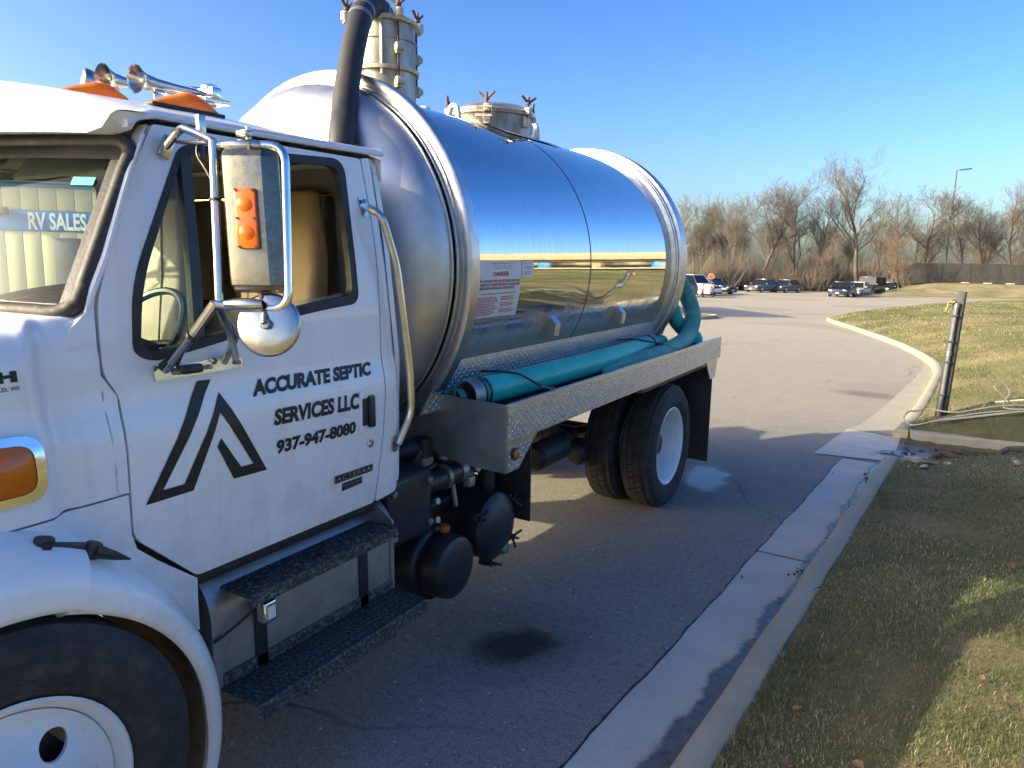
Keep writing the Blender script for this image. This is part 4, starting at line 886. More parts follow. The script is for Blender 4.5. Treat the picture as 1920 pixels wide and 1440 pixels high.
    pm('head_flange', [moved(tube([(x, -.026, z) for x, z in rpoly([(-HW, -HH), (HW, -HH), (HW, HH), (-HW, HH)], .02, 4)], .006, 6, True), m4)], 'stainless', hdo)
    lt = pm('turn_signal', [moved(box((-.012, .036, .006), (.062, .018, .172), .006), m4)], 'signal', hdo)
    for z in (.046, -.034): pm('signal_bulb', [moved(lathe([(0, .006), (.016, .004), (.024, 0)], (-.012, .044, z), (0, 1, 0), 20), m4)], 'amber_dark', hdo)
    pm('signal_screw', [moved(cyl((x, .044, z), (0, 1, 0), .0042, 0, .004, 8), m4) for x in (-.036, .012) for z in (.086, .006, -.074)], 'rubber', hdo)
    pm('mirror_stud', [moved(cyl((.0, 0, -HH - .005), (0, 0, 1), .009, -.02, .01, 10), m4), moved(cyl((.0, 0, HH), (0, 0, 1), .009, -.01, .02, 10), m4)], 'rust', hdo)
    # round convex mirror seen from behind
    c0 = Vector((1.362, -4.168, 1.842)); n0 = (ndir + Vector((0, 0, .22))).normalized()
    cv = pm('convex_mirror', [lathe([(.093, -.012), (.0945, -.006), (.092, 0), (.085, .003), (.06, .007), (.03, .0095), (.0, .0105)], c0, n0, 40)], 'stainless', smooth=60)
    pm('convex_glass', [lathe([(.0, -.004), (.05, -.009), (.09, -.012)], c0, n0, 30)], 'chrome', cv)
    pm('convex_bracket', [tube([c0 + n0 * .010, c0 + n0 * .035, (1.345, -4.165, 1.892)], .008, 8), cyl(c0, n0, .016, .008, .03, 12, .003), box((1.335, -4.17, 1.875), (.03, .02, .05), .006)], 'galv', cv)
mirror(1); mirror(-1)

# ---- steps, fuel tank
def steps(sx):
    mir = (lambda g: g) if sx == 1 else mirx
    def pm(n, gs, m, par=T, **k): return pmk(n, [mir(g) for g in gs], m, par, **k)
    tk = pm('fuel_tank', [prism(rpoly([(.42, .53), (.995, .53), (.995, .86), (.88, .965), (.42, .965)], [.03, .02, .1, .1, .03], 6), 'y', -4.148, -3.235)], 'alu_dull', smooth=45)
    for y0, y1 in ((-4.172, -4.140), (-3.250, -3.228)): pm('tank_end_cap', [prism(rpoly([(.41, .52), (1.003, .52), (1.003, .865), (.885, .972), (.41, .972)], [.03, .02, .1, .1, .03], 6), 'y', y0, y1)], 'alu_dull', tk, smooth=45)
    for y in (-3.968, -3.425): pm('tank_strap', [box((.998, y, .69), (.012, .052, .36), .003)], 'machine', tk)
    us_ = pm('upper_step', [prism([(.86, .887), (1.118, .887), (1.122, .883), (1.122, .846), (1.116, .846), (1.112, .879), (.86, .879)], 'y', -4.10, -3.335), prism([(.845, .885), (.87, .885), (.87, .925), (.845, .925)], 'y', -4.10, -3.40)], 'step', smooth=20)
    pm('step_end_plate', [prism(rpoly([(.86, .80), (1.0, .80), (1.1, .90), (.98, .975), (.86, .975)], .03, 4), 'y', -3.333, -3.323)], 'alu_dull', us_)
    lw = pm('lower_step', [prism([(.995, .533), (1.197, .533), (1.202, .528), (1.202, .478), (1.195, .478), (1.195, .522), (.995, .522)], 'y', -4.145, -3.232), box((.998, -3.69, .553), (.012, .90, .05), .003), box((1.19, -3.69, .472), (.02, .5, .03), .004)], 'step', smooth=20)
    # drain holes and pimples of the grip tread
    V = []
    holes = []
    for i in range(34):
        for j in range(6):
            y = -4.125 + i * .0265 + (.013 if j % 2 else 0); x = 1.015 + j * .033
            if y < -3.245: holes.append(lathe([(0, .0), (.0062, .0)], (x, y, .5345), (0, 0, 1), 8))
    pm('grip_hole', holes, 'chassis', lw, kind='stuff', smooth=0)
    nub = []
    r_ = random.Random(3)
    for i in range(44):
        for j in range(13):
            y = -4.085 + i * .017 + (.0085 if j % 2 else 0); x = .885 + j * .0182
            nub.append(box((x, y, .8885), (.010, .0035, .0028), 0, rot=('Z', R(45 if (i + j) % 2 else -45))))
    pm('tread_lug', nub, 'step', us_, kind='stuff', smooth=0)
    pm('tank_cable', [tube(catmull([(1.01, -4.17, .62 + .1), (1.02, -4.12, .74), (1.05, -4.05, .79), (1.06, -4.03, .82)], 5), .006, 6)], 'black', tk)
    lt = pm('step_light', [box((1.06, -3.985, .775), (.05, .06, .085), .012, 3)], 'chrome', us_)
    pm('light_lens', [box((1.086, -3.985, .775), (.006, .035, .05), .003)], 'paper', us_)
b = NB('dirty_step_black'); n = b.noise(60, 8, rough=.78); c = b.ramp(n, [(.42, (.02, .021, .023)), (.53, (.07, .068, .066)), (.64, (.27, .255, .23))])
b.set(Base_Color=c, Roughness=b.ramp(n, [(.4, .35), (.7, .8)]), Metallic=.2); b.bump(n, .4, .003); M['step'] = b.m
steps(1); steps(-1)
for sx in (1, -1): pmk('sill', [box((.955 * sx, -3.78, .965), (.06, .88, .06), .01)], 'chassis')

# ---- wheels
def wheel(root_name, x, y, z, kind, sx, Rt=.51, Wt=.275):
    P = part(root_name, T); P.location = (x, y, z)
    hw = Wt / 2
    prof = [(.318, -hw * .72), (.34, -hw * .86), (.40, -hw * 1.0), (.45, -hw * .98), (Rt - .03, -hw * .86), (Rt - .004, -hw * .76)]
    if kind == 'front':
        for gcen in (-.55, -.2, .2, .55):
            prof += [(Rt, hw * (gcen - .09)), (Rt - .013, hw * (gcen - .06)), (Rt - .013, hw * (gcen + .06)), (Rt, hw * (gcen + .09))]
    else: prof += [(Rt - .004, -hw * .6), (Rt - .002, 0), (Rt - .004, hw * .6)]
    prof += [(Rt - .004, hw * .76), (Rt - .03, hw * .86), (.47, hw * .955), (.468, hw * .965), (.462, hw * .97), (.458, hw * .965), (.445, hw * .985), (.436, hw * 1.0), (.434, hw * 1.02), (.428, hw * 1.02), (.426, hw * 1.003), (.40, hw * 1.0), (.385, hw * .992), (.383, hw * 1.006), (.377, hw * 1.004), (.375, hw * .983), (.36, hw * .94), (.357, hw * .952), (.351, hw * .93), (.34, hw * .86), (.318, hw * .72)]
    pmk('tyre', [lathe(prof, (0, 0, 0), (sx, 0, 0), 72)], 'tyre', P, smooth=30)
    if kind != 'front':
        lug = []
        n = 56
        for row, (x0, x1, ph, sk) in enumerate(((-.96, -.52, 0, .3), (-.46, -.04, .5, -.3), (.04, .46, 0, .3), (.52, .96, .5, -.3))):
            for i in range(n):
                a = 2 * PI * (i + ph) / n; da = 2 * PI / n * .41; pts = []
                q = []
                for (xx, aa) in ((x0, a - da), (x1, a - da + sk * da * .6), (x1, a + da + sk * da * .6), (x0, a + da)):
                    xo = xx * hw * .84; rr = Rt - .004 - (.03 if abs(xx) > .9 else 0)
                    q.append((xo, rr - .002, aa)); 
                V = [(xo * sx, rr * math.cos(aa), rr * math.sin(aa)) for xo, rr, aa in q] + [(xo * .985 * sx, (rr + .012) * math.cos(aa), (rr + .012) * math.sin(aa)) for xo, rr, aa in q]
                lug.append((V, [(4, 5, 6, 7), (0, 1, 5, 4), (1, 2, 6, 5), (2, 3, 7, 6), (3, 0, 4, 7)]))
        pmk('tread_block', lug, 'tyre', P, smooth=0, kind='stuff')
    if kind == 'front':      # disc bulges outwards, with hand holes
        rim = [(.30, -hw * .7), (.318, -hw * .74), (.29, -hw * .5), (.275, 0.), (.285, hw * .55), (.305, hw * .72), (.322, hw * .76), (.326, hw * .83), (.318, hw * .86), (.304, hw * .80), (.288, hw * .60)]
        pmk('rim', [lathe(rim, (0, 0, 0), (sx, 0, 0), 56)], 'white_worn', P, smooth=50)
        def disc(yy, zz):
            r_ = math.hypot(yy, zz); return hw * (.62 + .62 * (1 - smooth01((r_ - .10) / .17))) if r_ > .1 else hw * 1.24
        circ = [(.285 * math.cos(2 * PI * i / 56), .285 * math.sin(2 * PI * i / 56)) for i in range(56)]
        hh = [[(.205 * math.cos(c0) + .042 * math.cos(2 * PI * i / 18), .205 * math.sin(c0) + .036 * math.sin(2 * PI * i / 18)) for i in range(18)] for c0 in (R(52), R(124), R(196), R(268), R(340))]
        pmk('wheel_disc', [sheet(circ, hh, disc, .012, .035, .035, sx)], 'white_worn', P, smooth=50)
        pmk('hub', [lathe([(.0, hw * 1.75), (.05, hw * 1.72), (.075, hw * 1.6), (.085, hw * 1.2)], (0, 0, 0), (sx, 0, 0), 28)], 'stainless', P)
        pmk('wheel_nut', [cyl((hw * 1.22 * sx, .13 * math.cos(2 * PI * i / 10), .13 * math.sin(2 * PI * i / 10)), (sx, 0, 0), .015, 0, .03, 6) for i in range(10)], 'galv', P)
        pmk('brake_drum', [cyl((0, 0, 0), (sx, 0, 0), .21, -.12, .04, 28)], 'rust', P)
    else:                    # deep dish
        s_ = 1 if kind == 'outer' else -1
        rim = [(.318, -hw * .74), (.30, -hw * .7), (.285, 0.), (.29, hw * .6), (.306, hw * .73), (.322, hw * .77), (.326, hw * .84), (.318, hw * .87), (.304, hw * .82), (.285, hw * .6), (.268, hw * .1), (.255, -hw * .5), (.235, -hw * .72), (.19, -hw * .80), (.14, -hw * .8), (.12, -hw * .62), (.10, -hw * .6)]
        pmk('rim', [lathe(rim, (0, 0, 0), (sx * s_, 0, 0), 56)], 'white_worn', P, smooth=40)
        pmk('hub', [lathe([(.10, -hw * .7), (.095, hw * .0), (.08, hw * .15), (.0, hw * .2)], (0, 0, 0), (sx * s_, 0, 0), 24)], 'rust', P)
        pmk('wheel_nut', [cyl((-hw * .8 * sx * s_, .165 * math.cos(2 * PI * i / 10), .165 * math.sin(2 * PI * i / 10)), (sx * s_, 0, 0), .016, 0, .035, 6) for i in range(10)], 'galv', P)
        pmk('hand_hole', [lathe([(0, 0), (.024, 0)], (-hw * .765 * sx * s_, .212 * math.cos(2 * PI * (i + .5) / 5), .212 * math.sin(2 * PI * (i + .5) / 5)), (sx * s_, 0, 0), 12) for i in range(5)], 'chassis', P)
    return P
for sx in (1, -1):
    wheel('rear_wheel', 1.075 * sx, 0, .508, 'outer', sx); wheel('rear_wheel', .755 * sx, 0, .508, 'inner', sx)
    wheel('front_wheel', 1.06 * sx, -4.89, .612, 'front', sx, Rt=.515)
# ---- chassis, axles, springs
for sx in (1, -1): pmk('frame_rail', [box((.43 * sx, -2.3, .86), (.09, 7.4, .25), .01)], 'chassis')
for y in (-3.0, -2.0, -.7, .7, 1.2): pmk('cross_member', [box((0, y, .86), (.8, .12, .2), .01)], 'chassis')
pmk('rear_axle', [cyl((0, 0, .508), (1, 0, 0), .09, -.9, .9, 20), lathe([(0, -.24), (.12, -.2), (.2, -.08), (.21, .05), (.14, .2), (.0, .24)], (0, -.05, .51), (0, 1, 0), 24)], 'chassis')
pmk('front_axle', [box((0, -4.89, .55), (1.8, .1, .12), .02)], 'chassis')
pmk('drive_shaft', [tube([(0, -3.4, .75), (0, -.2, .55)], .05, 14)], 'chassis')
for sx in (1, -1):
    pmk('leaf_spring', [tube([(.5 * sx, -.75, .74), (.5 * sx, -.4, .64 - .012 * k), (.5 * sx, 0, .60 - .014 * k), (.5 * sx, .4, .64 - .012 * k), (.5 * sx, .75, .74)], .022, 6) for k in range(4)], 'chassis')
    for y in (-.8, .8): pmk('spring_hanger', [box((.5 * sx, y, .76), (.1, .12, .22), .02)], 'chassis')
    pmk('air_spring', [cyl((.5 * sx, -.52, .55), (0, 0, 1), .085, -.06, .1, 20, .02)], 'chassis'); pmk('brake_chamber', [cyl((.62 * sx, -.55, .50), (0, 1, .2), .095, -.09, .09, 20, .03)], 'chassis')
pmk('engine_block', [box((0, -4.9, 1.1), (.6, 1.3, .6), .05), box((0, -3.9, .8), (.45, .9, .3), .05)], 'chassis')
pmk('air_tank', [cyl((-.2, -1.3, .72), (0, 1, 0), .12, -.35, .35, 24, .03)], 'chassis'); pmk('air_tank', [cyl((.62, -1.05, .62), (0, 1, 0), .10, -.25, .2, 24, .03)], 'chassis')

# ---- tank
ZC = 1.985; RB = .955
tank = pmk('tank', [lathe([(RB, -2.60), (RB, -2.0), (RB, -1.3), (RB, -1.15)], (0, 0, ZC), (0, 1, 0), 160), lathe([(RB, -1.135), (RB, -.5), (RB, .50)], (0, 0, ZC), (0, 1, 0), 160)], 'mirror_tank', smooth=40)
pmk('seam', [lathe([(RB - .002, -1.152), (RB + .0015, -1.148), (RB + .0015, -1.138), (RB - .002, -1.134)], (0, 0, ZC), (0, 1, 0), 160)], 'rubber', tank)
hp = [(RB, .12)] + [(RB * math.cos(a) ** .82 if a < PI / 2 - .01 else 0, .12 - .0 - .30 * math.sin(a)) for a in lin(.0, PI / 2, 20)]
head_prof = [(0.93, -2.69), (.945, -2.70)] + [(.945 * math.cos(a) ** .78 if a < PI / 2 - .001 else 0., -2.71 - .31 * math.sin(a)) for a in lin(.02, PI / 2, 26)]
pmk('tank_head', [lathe(head_prof, (0, 0, ZC), (0, 1, 0), 128)], 'satin', tank, smooth=60)
rear_prof = [(.945 * math.cos(a) ** .78 if a < PI / 2 - .001 else 0., .69 + .31 * math.sin(a)) for a in lin(.02, PI / 2, 26)]
pmk('tank_head', [lathe(rear_prof, (0, 0, ZC), (0, 1, 0), 96)], 'satin', tank, smooth=60)
def ring(y0, y1, yf, flip=1):
    # stepped flange: rolled shell bead, weld bead, upright annulus, outer rim
    P = part('stiffener_ring', tank)
    pmk('ring_flange', [lathe([(RB + .002, yf[0]), (.985, yf[0]), (.985, yf[0] + .012 * flip), (1.0, yf[0] + .012 * flip), (1.02, y0), (1.03, y0 + .008 * flip), (1.03, y1 - .006 * flip), (1.022, y1), (RB + .001, y1)], (0, 0, ZC), (0, 1, 0), 128)], 'alu', P, smooth=30)
    pmk('weld_bead', [tube([(r_ * math.cos(a), yy, ZC + r_ * math.sin(a)) for a in lin(0, 2 * PI, 129)[:-1]], .008, 6, True) for r_, yy in ((.962, yf[0] - .006 * flip), (.95, yf[0] - .035 * flip))], 'satin', P)
ring(-2.655, -2.575, (-2.672,)); ring(.53, .66, (.485,)) if False else None
P = part('stiffener_ring', tank)
pmk('ring_flange', [lathe([(RB - .002, .47), (.99, .475), (.992, .50), (1.0, .502), (1.005, .53), (1.03, .535), (1.034, .545), (1.034, .655), (1.02, .665), (.94, .667)], (0, 0, ZC), (0, 1, 0), 128)], 'alu', P, smooth=30)
# saddle: dark recess strip below the barrel and the diamond-plate apron
for sx in (1, -1): pmk('tank_saddle', [box((.60 * sx, -1.0, 1.30), (.4, 3.2, .40), .02)], 'galv')

# ---- side trays with tread plate
def lugs(o, u, v, nrm, lu, lv, pu=.027, pv=.0205, clip=None):
    """raised lozenges on a plate: origin o, axes u, v"""
    V = []; F = []; o = Vector(o); u = Vector(u).normalized(); v = Vector(v).normalized(); nrm = Vector(nrm).normalized()
    nu = int(lu / pu); nv = int(lv / pv)
    for i in range(nu):
        for j in range(nv):
            a = (i + .5) * pu; b_ = (j + .5) * pv
            if clip and not clip(a, b_): continue
            s = 1 if (i + j) % 2 else -1
            d1 = (u * .80 + v * .60 * s); d2 = (v * .80 - u * .60 * s); c = o + u * a + v * b_
            k = len(V); L, W_, Hh_ = .0118, .0036, .0026
            V += [tuple(c - d1 * L), tuple(c - d2 * W_), tuple(c + d1 * L), tuple(c + d2 * W_), tuple(c + nrm * Hh_ - d1 * L * .45), tuple(c + nrm * Hh_ + d1 * L * .45)]
            F += [(k, k + 1, k + 4), (k + 1, k + 5, k + 4), (k + 1, k + 2, k + 5), (k + 2, k + 3, k + 5), (k + 3, k + 4, k + 5), (k + 3, k, k + 4)]
    return V, F
def tray(sx):
    mir = (lambda g: g) if sx == 1 else mirx
    def pm(n, gs, m, par, **k): return pmk(n, [mir(g) for g in gs], m, par, **k)
    P = part('hose_tray', T)
    pm('tray_floor', [box((1.0, -.68, 1.215), (.44, 3.84, .02)), box((.98, .2, 1.10), (.46, 1.9, .05)), box((1.0, 1.0, 1.19), (.44, .46, .05))], 'galv', P)
    pm('tray_rail', [prism([(1.196, 1.308), (1.219, 1.308), (1.222, 1.305), (1.222, 1.112), (1.205, 1.112), (1.205, 1.298), (1.196, 1.298)], 'y', -2.61, .86), prism([(1.196, 1.3065), (1.2175, 1.3065), (1.2205, 1.3035), (1.2205, 1.112), (1.205, 1.112), (1.205, 1.298), (1.196, 1.298)], 'y', .864, 1.245),
                     prism([(-2.61, 1.112), (-2.305, 1.112), (-2.495, .958), (-2.61, .958)], 'x', 1.207, 1.2215), prism([(.80, 1.110), (1.155, 1.110), (1.14, 1.06), (1.10, .935), (.955, .94)], 'x', 1.207, 1.2205)], 'plate', P, smooth=20)
    pm('tread_lug', [lugs((1.222, -2.60, 1.12), (0, 1, 0), (0, 0, 1), (1, 0, 0), 3.45, .18), lugs((1.2205, .87, 1.12), (0, 1, 0), (0, 0, 1), (1, 0, 0), .37, .18),
                     lugs((1.2215, -2.60, .968), (0, 1, 0), (0, 0, 1), (1, 0, 0), .27, .14, clip=lambda a, b_: a < .10 + .155 / .154 * b_ * 1.15), lugs((1.2205, .86, .945), (0, 1, 0), (0, 0, 1), (1, 0, 0), .28, .16, clip=lambda a, b_: a > .12 - b_ * .75 and a < .25 + b_ * .25)], 'lug', P, smooth=0, kind='stuff')
    # sloping apron between barrel and tray
    A = [(-2.78, 1.235), (.66, 1.235), (.98, 1.58), (-2.47, 1.58)]
    def ax(z): return .80 + (z - 1.235) * .06
    pm('apron_plate', [sheet(A, (), lambda y, z: ax(z), .01, 0, .1)], 'plate', P, smooth=20)
    pm('tread_lug', [lugs((ax(1.245), -2.77, 1.24), (0, 1, 0), (.06, 0, 1), (1, 0, -.06), 3.75, .34, clip=lambda a, b_: b_ * .92 < a - .02 and a < 3.41 + b_ * .9)], 'lug', P, smooth=0, kind='stuff')
    pm('apron_lip', [box((.81, -.75, 1.583), (.05, 3.44, .006))], 'plate', P)
    # front closing plate with a stepped lower edge
    pm('front_plate', [prism([(1.219, 1.312), (1.219, .957), (1.05, .962), (.86, .976), (.76, 1.01), (.72, 1.055), (.665, 1.075), (.60, 1.05), (.60, 1.01), (.35, 1.01), (.35, 1.325), (.79, 1.323)], 'y', -2.622, -2.612)], 'alu_dull', P, smooth=20)
    mk_ = pm('marker_lamp', [cyl((1.2215, -2.537, 1.045), (1, 0, 0), .034, 0, .012, 24, .004)], 'rubber', P)
    pm('lamp_lens', [lathe([(.027, .010), (.024, .018), (.014, .022), (0, .023)], (1.2215, -2.537, 1.045), (1, 0, 0), 24)], 'amber_dark', P)
    for y in (-1.59, -.53): pm('saddle_block', [prism([(.84, 1.55), (.945, 1.55), (.955, 1.63), (.915, 1.675), (.85, 1.665)], 'y', y - .034, y + .034)], 'alu', P)
    pm('mud_flap', [box((.985, 1.02, .57), (.47, .012, .88), .003), box((.98, 1.0, 1.05), (.46, .03, .10), .003)], 'rubber', P)
    pm('fender_shield', [box((.98, .0, 1.085), (.46, 1.5, .012))], 'chassis', P)
    pm('front_flap', [box((.82, -1.98, .70), (.36, .014, .5), .004)], 'rubber', P)
tray(1); tray(-1)

# ---- top fittings
def wing_nut(c, ax, mat='rust', s=1.0, par=None, spin=.4):
    m = Matrix.Translation(Vector(c)) @ frame_to(ax).to_4x4() @ Matrix.Rotation(spin, 4, 'Z')
    g = [tube([(0, 0, -.06 * s), (0, 0, .055 * s)], .008 * s, 8), lathe([(.016 * s, 0), (.018 * s, .012 * s), (.012 * s, .03 * s), (0, .034 * s)], seg=10), tube([(-.06 * s, 0, .055 * s), (-.012 * s, 0, .018 * s), (.012 * s, 0, .018 * s), (.06 * s, 0, .055 * s)], .0085 * s, 8)]
    return [moved(x, m) for x in g]
tw = part('vapour_tower', T); TX, TY = -.005, -2.1
pmk('tower_body', [lathe([(.190, 2.86), (.190, 3.115), (.199, 3.116), (.201, 3.128), (.191, 3.132), (.190, 3.14), (.190, 3.27), (.197, 3.272), (.197, 3.284), (.188, 3.287), (.188, 3.375)], (TX, TY, 0), (0, 0, 1), 48)], 'tower', tw, smooth=35)
pmk('tower_flange', [lathe([(.190, 3.10), (.210, 3.101), (.212, 3.122), (.191, 3.124)], (TX, TY, 0), (0, 0, 1), 48)], 'cream_steel', tw, smooth=35)
pmk('tower_cap', [lathe([(.186, 3.365), (.208, 3.37), (.212, 3.39), (.186, 3.405), (.12, 3.42), (.075, 3.44), (.07, 3.45), (.0, 3.45)], (TX, TY, 0), (0, 0, 1), 36)], 'cream_steel', tw, smooth=40)
pmk('tower_strap', [box((TX + .0, TY - .191, 3.22), (.02, .008, .3), .002), box((TX + .12, TY - .155, 3.22), (.016, .012, .3), .002)], 'cream_steel', tw)
for a in (-25, 60, 150, 240):
    ca, sa = math.cos(R(a)), math.sin(R(a)); q = (TX + .217 * ca, TY + .217 * sa)
    pmk('clamp_ear', [box((q[0], q[1], 3.382), (.05, .05, .045), .01, rot=('Z', R(a))), cyl((q[0] + .012 * ca, q[1] + .012 * sa, 3.395), (0, 0, 1), .026, -.02, .03, 14, .005)], 'cream_steel', tw)
    pmk('clamp_bolt', wing_nut((q[0], q[1], 3.435), (0, 0, 1), par=tw, spin=R(a + 40)), 'rust', tw)
    pmk('clamp_rod', [tube([(q[0] - .01 * ca, q[1] - .01 * sa, 3.40), (q[0] - .01 * ca, q[1] - .01 * sa, 3.03)], .008, 6)], 'rust', tw)
    for zz in (3.215, 3.03): pmk('clamp_bracket', [box((TX + .206 * ca, TY + .206 * sa, zz), (.045, .04, .065), .01, rot=('Z', R(a))), cyl((TX + .223 * ca, TY + .223 * sa, zz), (-sa, ca, 0), .022, -.024, .024, 14, .004)], 'cream_steel', tw)
# black suction tube from the tower over the tank head and down behind the cab
HP = catmull([(.02, -2.12, 3.43), (.05, -2.2, 3.44), (.10, -2.33, 3.41), (.165, -2.46, 3.33), (.24, -2.58, 3.21), (.31, -2.70, 3.04), (.37, -2.80, 2.87), (.44, -2.90, 2.70), (.51, -2.99, 2.58), (.54, -3.06, 2.30), (.55, -3.09, 1.9), (.55, -3.09, 1.4)], 5)
pmk('vacuum_hose', [tube(HP, .062, 20)], 'rubber', tw, smooth=60)
i0 = 14
for g_ in (tube([HP[i0], HP[i0 + 1]], .066, 20), tube([HP[i0 + 3], HP[i0 + 4]], .066, 20), tube([HP[4], HP[5]], .068, 20)): pmk('hose_clamp', [g_], 'galv', tw)
mh = part('manhole', T); MY = -.93
pmk('manhole_neck', [lathe([(.30, 2.78), (.30, 3.035), (.315, 3.037), (.318, 3.055), (.30, 3.057)], (0, MY, 0), (0, 0, 1), 48)], 'tower', mh, smooth=35)
pmk('manhole_pad', [([(1.0 * math.sin(a) * (RB + .006), MY + dy, ZC + (RB + .006) * math.cos(a)) for dy in (-.40, .40) for a in lin(-.42, .42, 15)], [(i, i + 1, 15 + i + 1, 15 + i) for i in range(14)])], 'satin', mh)
pmk('manhole_lid', [lathe([(.315, 3.058), (.318, 3.075), (.30, 3.085), (.25, 3.112), (.15, 3.138), (0, 3.145)], (0, MY, 0), (0, 0, 1), 48)], 'satin', mh, smooth=40)
for a in (-62, -5, 55, 115, 175, 235):
    ca, sa = math.cos(R(a)), math.sin(R(a)); q = (.335 * ca, MY + .335 * sa)
    pmk('clamp_lug', [box((q[0], q[1], 3.06), (.05, .045, .05), .008, rot=('Z', R(a))), box((.315 * ca, MY + .315 * sa, 2.985), (.035, .05, .07), .008, rot=('Z', R(a)))], 'cream_steel', mh)
    pmk('clamp_bolt', wing_nut((q[0], q[1], 3.105), (.1 * ca, .1 * sa, 1), spin=R(a + 70), s=1.0), 'rust', mh)
    pmk('clamp_rod', [tube([(q[0] - .012 * ca, q[1] - .012 * sa, 3.10), (.325 * ca, MY + .325 * sa, 2.97)], .009, 6)], 'rust', mh)
pmk('hinge_frame', [tube(rp, .008, 6, True) for rp in [[(.20, MY - .30, 3.0), (.10, MY - .345, 3.0), (.10, MY - .345, 3.06), (.20, MY - .30, 3.06)]]], 'cream_steel', mh)
def lift_eye(x, y, rz):
    m = Matrix.Translation((x, y, 2.925)) @ Matrix.Rotation(rz, 4, 'Z')
    out = [(.075 * math.cos(a), .085 + .075 * math.sin(a)) for a in lin(0, PI, 18)] + [(-.09, -.02), (.09, -.02)]
    hole = [(.042 * math.cos(a), .085 + .05 * math.sin(a)) for a in lin(0, 2 * PI, 22)[:-1]]
    pmk('lifting_eye', [moved(sheet(out, [hole], lambda y, z: .012, .024, 0, 0), m), moved(sheet(out, [hole], lambda y, z: .012, 0, 0, 0, -1), m)], 'white_worn', T)
lift_eye(-.05, -1.335, R(70)); lift_eye(.10, -.50, R(70))
pmk('vent_plug', [cyl((-.08, -1.62, 2.93), (0, 0, 1), .045, 0, .085, 24, .015)], 'white_worn')

# ---- vacuum pump, scrubber and plumbing between cab and axle
pu = part('vacuum_pump', T)
pmk('pump_box', [box((.72, -3.0, .83), (.40, .34, .34), .03, 3), box((.60, -3.0, .60), (.3, .3, .3), .02)], 'machine', pu)
for g_ in ([lathe([(0, .016), (.018, .014), (.02, .0)], (.921, y, z), (1, 0, 0), 7) for y in (-3.135, -2.865) for z in (.94, .72)] + [cyl((.90, -2.80, .80 - .1 * i), (1, 0, .3), .018, 0, .03, 8) for i in range(2)]): pmk('box_nut', [g_], 'galv', pu)
pmk('air_cleaner', [lathe([(.0, .38), (.205, .38), (.21, .40), (.21, .84), (.205, .86), (.195, .87)], (0, -2.74, .44), (1, 0, 0), 40), lathe([(.19, .855), (.165, .865), (.165, .90), (.17, .905), (.17, .96), (.16, .995), (.13, 1.01), (.05, 1.016), (0, 1.016)], (0, -2.74, .44), (1, 0, 0), 40), box((.925, -2.83, .42), (.12, .12, .2), .03)], 'machine', pu, smooth=40)
pmk('filler_cap', [cyl((.905, -2.715, .612), (0, 0, 1), .028, 0, .035, 16, .005)], 'orange', pu)
pmk('filler_neck', [cyl((.905, -2.715, .59), (0, 0, 1), .034, 0, .022, 16)], 'rubber', pu)
pmk('scrubber', [lathe([(.0, .40), (.19, .40), (.195, .42), (.195, .90), (.20, .905), (.20, .935), (.18, .955), (.10, .985), (0, .995)], (0, -2.27, .50), (1, 0, 0), 44)], 'machine', pu, smooth=40)
for a in (35, 150, 250, 325):
    ca, sa = math.cos(R(a)), math.sin(R(a)); c_ = (.94, -2.27 + .205 * ca, .50 + .205 * sa)
    pmk('clamp_bolt', wing_nut(c_, (1, .15 * ca, .15 * sa), spin=R(a), s=.95), 'machine', pu); pmk('clamp_lug', [box((.91, c_[1], c_[2]), (.06, .05, .05), .01, rot=('X', R(a)))], 'machine', pu)
pmk('drain_valve', [lathe([(0, .05), (.03, .045), (.04, .02), (.04, 0)], (.93, -2.20, .345), (1, 0, 0), 18)], 'galv', pu)
pmk('pipe', [tube(fillet([(.78, -3.0, .86), (.80, -2.72, .86), (.80, -2.45, .86)], .04), .062, 18), tube(fillet([(.78, -2.38, .86), (.80, -2.26, .93), (.80, -2.17, .90), (.80, -2.16, .68)], .08, 6), .052, 16), tube([(.72, -2.66, .92), (.72, -2.66, 1.08)], .045, 16), tube([(.74, -2.50, .92), (.74, -2.50, 1.08)], .05, 16), tube(fillet([(.55, -3.09, 1.4), (.56, -3.07, 1.1), (.62, -2.9, 1.02), (.70, -2.62, 1.03)], .12, 6), .055, 16), tube(fillet([(.5, -2.9, .98), (.62, -2.72, .98), (.7, -2.5, .98)], .1), .045, 14)], 'machine', pu, smooth=50)
pmk('pipe_coupling', [cyl((.80, -2.60, .86), (0, 1, 0), .07, -.012, .02, 20), cyl((.80, -2.46, .86), (0, 1, 0), .066, -.02, .03, 20), cyl((.72, -2.66, .95), (0, 0, 1), .055, -.01, .03, 18), cyl((.74, -2.5, .95), (0, 0, 1), .06, -.01, .03, 18)], 'galv', pu)
pmk('valve_body', [box((.80, -2.41, .86), (.11, .10, .12), .02), tube([(.80, -2.50, .80), (.82, -2.50, .67)], .014, 8), box((.855, -2.42, .80), (.05, .06, .06), .01)], 'galv', pu)
gg = pmk('gauge', [cyl((.865, -2.36, .885), (1, .15, .1), .047, -.02, .012, 28, .004)], 'stainless', pu)
pmk('gauge_dial', [lathe([(0, 0), (.04, 0)], Vector((.865, -2.36, .885)) + Vector((1, .15, .1)).normalized() * .0135, (1, .15, .1), 28)], 'gauge_face', pu)
r_ = random.Random(9)
